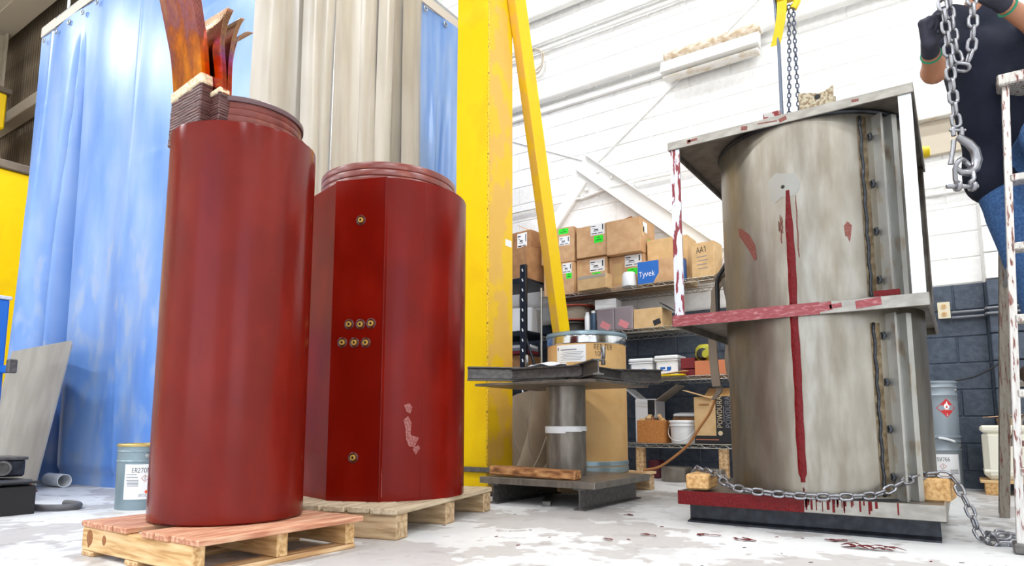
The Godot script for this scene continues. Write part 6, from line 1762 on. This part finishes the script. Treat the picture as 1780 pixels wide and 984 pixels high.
func worker() -> void:
	var t := thing("person", "worker in navy polo shirt, jeans and dark gloves on the ladder holding a chain", "person", W(0.25, 0.68, 3.75))
	var O := W(0.25, 0.68, 3.75)
	var rt := Vector3(0.826, 0, -0.5635)
	var fw := Vector3(0.5635, 0, 0.826) * -1.0 # away from the viewer is -z like
	fw = Vector3(0.5635, 0, -0.826) * -1.0     # towards the viewer's side
	var toward := Vector3(-0.56, 0, 0.83).normalized()
	# joints (world, then moved to the thing's origin)
	var j := {
		"neck": W(0.215, 2.36, 3.56), "skull": W(0.195, 2.585, 3.5), "chin": W(0.175, 2.48, 3.44),
		"sl": W(0.06, 2.32, 3.47), "sr": W(0.365, 2.32, 3.68), "el": W(0.0, 2.045, 3.345), "wl": W(-0.01, 2.07, 3.135),
		"er": W(0.39, 2.145, 3.42), "wr": W(0.225, 2.225, 3.2),
		"hl": W(0.2, 1.63, 3.66), "hr": W(0.33, 1.66, 3.78), "kl": W(0.29, 1.22, 3.72), "al": W(0.36, 0.8, 3.95),
		"kr": W(0.365, 1.68, 3.38), "ar": W(0.43, 1.3, 3.44),
		"chest": W(0.22, 2.15, 3.58), "waist": W(0.25, 1.85, 3.65), "hip": W(0.265, 1.67, 3.72),
	}
	for k in j: j[k] -= O
	var sh: Vector3 = (j.sr - j.sl).normalized()
	var arms := [[j.sl, j.el, 0.058, 0.046], [j.el, j.wl, 0.047, 0.03], [j.sr, j.er, 0.058, 0.046], [j.er, j.wr, 0.047, 0.03]]
	var legs := [[j.hl, j.kl, 0.085, 0.058], [j.kl, j.al, 0.06, 0.04], [j.hr, j.kr, 0.088, 0.062], [j.kr, j.ar, 0.062, 0.042]]
	var torso := [[j.chest - sh * 0.08, j.waist - sh * 0.07, 0.115, 0.105], [j.chest + sh * 0.08, j.waist + sh * 0.07, 0.115, 0.105], [j.waist - sh * 0.06, j.hip - sh * 0.07, 0.105, 0.11], [j.waist + sh * 0.06, j.hip + sh * 0.07, 0.105, 0.11], [j.sl + sh * 0.03, j.sr - sh * 0.03, 0.06, 0.06], [j.chest, j.neck, 0.11, 0.06]]
	var head := [[j.neck, j.neck.lerp(j.skull, 0.55), 0.056, 0.054], [j.skull + toward * -0.02, j.skull + Vector3(0, 0.03, 0) + toward * 0.01, 0.085, 0.08], [j.skull + toward * 0.03 + Vector3(0, -0.03, 0), j.chin, 0.07, 0.045], [j.skull + toward * 0.1 + Vector3(0, -0.005, 0), j.skull + toward * 0.118 + Vector3(0, -0.035, 0), 0.011, 0.014]]
	for s in [-1.0, 1.0]: head.append([j.skull + sh * 0.084 * s + Vector3(0, 0.005, 0), j.skull + sh * 0.09 * s + Vector3(0, -0.03, 0), 0.014, 0.012])
	var hl := hand_bones(j.wl, Vector3(-0.02, 0.92, 0.3), rt, -toward, 0.95)
	var hr := hand_bones(j.wr, -rt * 0.75 + Vector3(0, 0.5, 0.1), Vector3(0.1, 0.55, -0.5), Vector3(0.4, 0.8, 0.4), 0.8)
	var feet := [[j.al + Vector3(0, -0.07, 0), j.al + toward * 0.16 + Vector3(0, -0.09, 0), 0.045, 0.035], [j.ar + Vector3(0, -0.06, 0), j.ar + toward * 0.15 + Vector3(0, -0.085, 0), 0.045, 0.035], [j.al, j.al + Vector3(0, -0.07, 0), 0.04, 0.045], [j.ar, j.ar + Vector3(0, -0.06, 0), 0.042, 0.045]]
	part(t, "body", body_mesh(arms + legs + torso + head + feet, 0.013, 0.035), M.skin)
	# shirt
	var c := 0.014
	var shirt := []
	for b in torso: shirt.append([b[0], b[1], b[2] + c, b[3] + c])
	shirt.append([j.sl, j.sl.lerp(j.el, 0.62), 0.075, 0.07])
	shirt.append([j.sr, j.sr.lerp(j.er, 0.62), 0.075, 0.07])
	shirt.append([j.hip - sh * 0.075 - Vector3(0, 0.0, 0), j.hip - sh * 0.085 - Vector3(0, 0.06, 0), 0.122, 0.12])
	shirt.append([j.hip + sh * 0.075, j.hip + sh * 0.085 - Vector3(0, 0.03, 0), 0.122, 0.12])
	part(t, "polo_shirt", body_mesh(shirt, 0.0125, 0.03), M.navy_cloth)
	# collar: two leaves and open skin at the throat
	var nb: Vector3 = j.neck + Vector3(0, 0.01, 0)
	for s in [-1.0, 1.0]:
		var f := func(a: float, b: float) -> Vector3:
			var an := lerpf(0.35, 2.7, a)
			var out: Vector3 = toward * cos(an) + sh * s * sin(an)
			return nb + out * (0.066 + 0.045 * b) + Vector3(0, 0.045 - 0.055 * b - 0.05 * exp(-a * 4.0), 0)
		part(t, "collar", MB.new().sheet(f, 16, 4, 0.005), M.navy_cloth)
	part(t, "open_neck", body_mesh([[nb + toward * 0.075 + Vector3(0, 0.02, 0), nb + toward * 0.125 + Vector3(0, -0.08, 0), 0.04, 0.008]], 0.006, 0.01), M.skin)
	part(t, "placket", MB.new().box(nb + toward * 0.131 + Vector3(0, -0.14, 0), Vector3(0.025, 0.12, 0.008), 0.003, Basis(sh, Vector3.UP, sh.cross(Vector3.UP))), M.navy_cloth)
	# jeans
	var jeans := []
	for b in legs: jeans.append([b[0], b[1], b[2] + 0.016, b[3] + 0.02])
	jeans.append([j.hip - sh * 0.07, j.hip + sh * 0.07, 0.118, 0.118])
	jeans.append([j.hl.lerp(j.kl, 0.5), j.kl + Vector3(-0.01, 0.02, 0.01), 0.085, 0.075])
	part(t, "jeans", body_mesh(jeans, 0.0125, 0.03), M.denim)
	# boots
	var boots := []
	for b in feet: boots.append([b[0], b[1], b[2] + 0.01, b[3] + 0.01])
	part(t, "boots", body_mesh(boots, 0.01, 0.02), M.boot)
	# gloves with knitted cuffs and green hems
	for z in [[hl, j.wl, j.el], [hr, j.wr, j.er]]:
		var gl: Array = z[0].duplicate()
		for q in gl.size(): gl[q] = [gl[q][0], gl[q][1], gl[q][2] + 0.002, gl[q][3] + 0.002]
		var cuff: Vector3 = z[1] + (z[2] - z[1]).normalized() * 0.05
		gl.append([z[1], cuff, 0.031, 0.036])
		part(t, "glove", body_mesh(gl, 0.0042, 0.008), M.glove)
		var ax: Vector3 = (z[2] - z[1]).normalized()
		part(t, "green_hem", MB.new().rod(cuff + ax * 0.026, cuff + ax * 0.034, 0.0415, 24), M.green_hem)
	# hair and eyes
	part(t, "hair", body_mesh([[j.skull + toward * -0.035 + Vector3(0, 0.02, 0), j.skull + Vector3(0, 0.05, 0) + toward * -0.005, 0.088, 0.082], [j.skull + toward * -0.05 + Vector3(0, -0.03, 0), j.skull + toward * -0.04 + Vector3(0, -0.06, 0), 0.06, 0.05]], 0.012, 0.02), M.hair)
	for s in [-1.0, 1.0]: part(t, "eye", body_mesh([[j.skull + toward * 0.092 + sh * 0.032 * s, j.skull + toward * 0.093 + sh * 0.034 * s, 0.012, 0.012]], 0.004, 0.004), M.eye)
	part(t, "mouth", MB.new().box(j.chin + toward * 0.045 + Vector3(0, 0.028, 0), Vector3(0.045, 0.008, 0.008), 0.003, Basis(sh, Vector3.UP, sh.cross(Vector3.UP))), M.terracotta)

func held_chain() -> void:
	var t := thing("lifting_chain", "heavy silver lifting chain with hook and shackle held in gloved hands", "chain")
	var lm := link_mesh(0.066, 0.044, 0.0068)
	run_chain(t, [W(0.04, 2.33, 3.12), W(0.047, 2.216, 3.1), W(0.052, 2.086, 3.1), W(0.056, 1.857, 3.11), W(0.061, 1.66, 3.12)], lm, 0.05, M.chain_steel)
	run_chain(t, [W(0.068, 2.3, 3.11), W(0.07, 2.2, 3.12), W(0.074, 2.078, 3.12), W(0.084, 1.974, 3.12), W(0.1, 1.925, 3.12), W(0.128, 1.985, 3.12), W(0.144, 2.103, 3.12), W(0.146, 2.23, 3.13), W(0.13, 2.3, 3.14)], lm, 0.05, M.chain_steel)
	# hook in a plane that faces the viewer
	var ex := Vector3(0.826, 0, -0.5635)
	var o := W(0.071, 1.54, 3.12)
	var q := func(x: float, y: float, z := 0.0) -> Vector3: return o + ex * x + Vector3(0, y, 0) + Vector3(0.5635, 0, 0.826) * z * -1.0
	var path := []
	var rad := []
	for p in [[-0.012, 0.098, 0.014], [0.005, 0.085, 0.017], [0.03, 0.068, 0.019], [0.052, 0.04, 0.02], [0.058, 0.0, 0.021], [0.045, -0.035, 0.021], [0.018, -0.055, 0.018], [-0.012, -0.052, 0.014], [-0.028, -0.035, 0.009]]:
		path.append(q.call(p[0], p[1])); rad.append(p[2])
	part(t, "hook", MB.new().tube(path, rad, 14, false, 0.7), M.chain_steel)
	part(t, "hook_paint", MB.new().tube([q.call(0.052, -0.012, 0.012), q.call(0.04, -0.036, 0.012), q.call(0.016, -0.053, 0.01)], [0.006, 0.009, 0.006], 8), M.hook_red, "red painted bowl of the hook")
	for s in [-1.0, 1.0]: part(t, "clevis", MB.new().tube([q.call(-0.012 + 0.016 * s, 0.1), q.call(-0.012 + 0.018 * s, 0.125), q.call(-0.012 + 0.014 * s, 0.135)], 0.009, 8), M.chain_steel)
	part(t, "clevis_pin", MB.new().rod(q.call(-0.044, 0.124), q.call(0.022, 0.124), 0.006, 10), M.chain_steel)
	part(t, "latch", MB.new().tube([q.call(-0.03, 0.082), q.call(-0.034, 0.05), q.call(-0.044, 0.01), q.call(-0.05, -0.02)], [0.01, 0.009, 0.008, 0.011], 8, false, 0.6), M.chain_steel)
	# bow shackle
	var sp := []
	for k in 17:
		var a := lerpf(-0.35 * PI, 1.35 * PI, k / 16.0)
		sp.append(q.call(0.0 + 0.034 * cos(a), -0.035 + 0.036 * sin(a) - (0.03 if sin(a) < -0.2 else 0.0), 0.012 * sin(a * 2.0)))
	sp.append(q.call(-0.026, -0.105))
	sp.push_front(q.call(0.026, -0.105))
	part(t, "shackle", MB.new().tube(sp, 0.0095, 10), M.chain_steel)
	for s in [-1.0, 1.0]: part(t, "shackle_eye", MB.new().lathe([Vector2(0.006, -0.009), Vector2(0.019, -0.009), Vector2(0.021, -0.005), Vector2(0.021, 0.005), Vector2(0.019, 0.009), Vector2(0.006, 0.009)], 18, q.call(0.03 * s, -0.112), Basis(Vector3.UP, ex, Vector3.UP.cross(ex))), M.chain_steel)
	part(t, "shackle_pin", MB.new().rod(q.call(-0.075, -0.112), q.call(0.052, -0.112), 0.009, 12), M.chain_steel)

func hoist() -> void:
	var t := thing("chain_hoist", "yellow chain hoist block with two dark chain falls above the tank", "hoist", W(-0.63, 0, 3.6))
	part(t, "hook_block", MB.new().box(Vector3(0.0, 2.86, 0), Vector3(0.14, 0.16, 0.1), 0.02), M.yellow_plastic)
	for s in [-0.035, 0.035]: part(t, "hook_block_lug", MB.new().tube([Vector3(s, 2.8, 0), Vector3(s * 1.2, 2.75, 0), Vector3(s * 0.6, 2.72, 0)], 0.02, 10), M.yellow_plastic)
	part(t, "lift_rope", MB.new().rod(Vector3(0, 2.94, 0), Vector3(0, 7.6, 0), 0.008, 8), M.chain_dark)
	var lm := link_mesh(0.034, 0.024, 0.0042, 7, 7)
	run_chain(t, [Vector3(0.0, 2.75, 0), Vector3(-0.012, 2.4, 0.01), Vector3(-0.03, 2.05, 0.02), Vector3(-0.035, 1.98, 0.03)], lm, 0.0255, M.chain_dark)
	run_chain(t, [Vector3(0.022, 2.75, 0), Vector3(0.02, 2.4, 0), Vector3(0.022, 2.05, 0), Vector3(0.03, 1.98, 0.0)], lm, 0.0255, M.chain_dark)
	var f := func(a: float, b: float) -> Vector3: return Vector3(-0.03 - 0.045 * a * a + (b - 0.5) * 0.05, lerpf(2.78, 2.53, a), 0.02 + 0.01 * sin(a * 3.0))
	part(t, "warning_tag", MB.new().sheet(f, 12, 2, 0.004), M.yellow_strap, "yellow webbing tag")
	part(t, "control_cable", MB.new().tube([Vector3(-0.075, 7.6, -0.02), Vector3(-0.075, 3.0, 0), Vector3(-0.058, 2.5, 0.02), Vector3(-0.055, 2.0, 0.05)], 0.009, 10), M.chain_dark)

func floor_debris() -> void:
	var places := [[-0.336, 2.944, 0.09, "heap of curled red paint peelings on the floor before the tank"], [-0.46, 3.06, 0.05, "long thin red paint peeling on the floor before the tank"], [-0.958, 2.887, 0.045, "thin red paint peeling below the left end of the tank base"], [-0.77, 2.876, 0.05, "thin straight red paint peelings before the middle of the tank base"], [-1.154, 2.753, 0.03, "small red paint crumb on the floor between pedestal and tank"], [-1.5, 3.3, 0.025, "red paint crumb on the floor near the pedestal foot"], [-1.25, 2.55, 0.02, "tiny red paint crumb on the bare concrete patch"]]
	for k in places.size():
		var q: Array = places[k]
		var t := thing("paint_peelings", q[3], "paint scrap", W(q[0], 0.002, q[1]))
		var n: int = [14, 5, 4, 5, 3, 3, 2][k]
		for i in n:
			var a := rng.randf_range(0, TAU)
			var r: float = q[2] * sqrt(rng.randf()) * (1.0 if k == 0 else 1.4)
			var l: float = rng.randf_range(0.02, 0.06) * (0.5 + q[2] * 10.0)
			var c := Vector3(cos(a) * r, 0.001 + (0.006 * rng.randf() if k == 0 else 0.0), sin(a) * r * 0.35)
			var an := rng.randf_range(-0.5, 0.5)
			var f := func(s: float, b: float) -> Vector3:
				return c + Vector3((s - 0.5) * l * cos(an) + (b - 0.5) * 0.012 * sin(an), 0.002 + (0.012 if k == 0 else 0.003) * sin(PI * s) * (0.4 + rng.randf() * 0.2), (s - 0.5) * l * sin(an) + (b - 0.5) * 0.014)
			part(t, "peeling", MB.new().sheet(f, 6, 2, 0.001), M.wet_red)
	for k in 26:
		var u := rng.randf_range(-2.2, 0.2)
		var v := rng.randf_range(2.2, 3.1)
		solo("paint_crumb", MB.new().box(Vector3.ZERO, Vector3(rng.randf_range(0.006, 0.022), 0.002, rng.randf_range(0.003, 0.008)), 0.0006), M.wet_red if k % 3 else M.dark_iron, "tiny crumb of paint or grit lying on the concrete floor", "crumb", W(u, 0.0012, v), rng.randf_range(0, PI), "crumbs on the concrete floor")
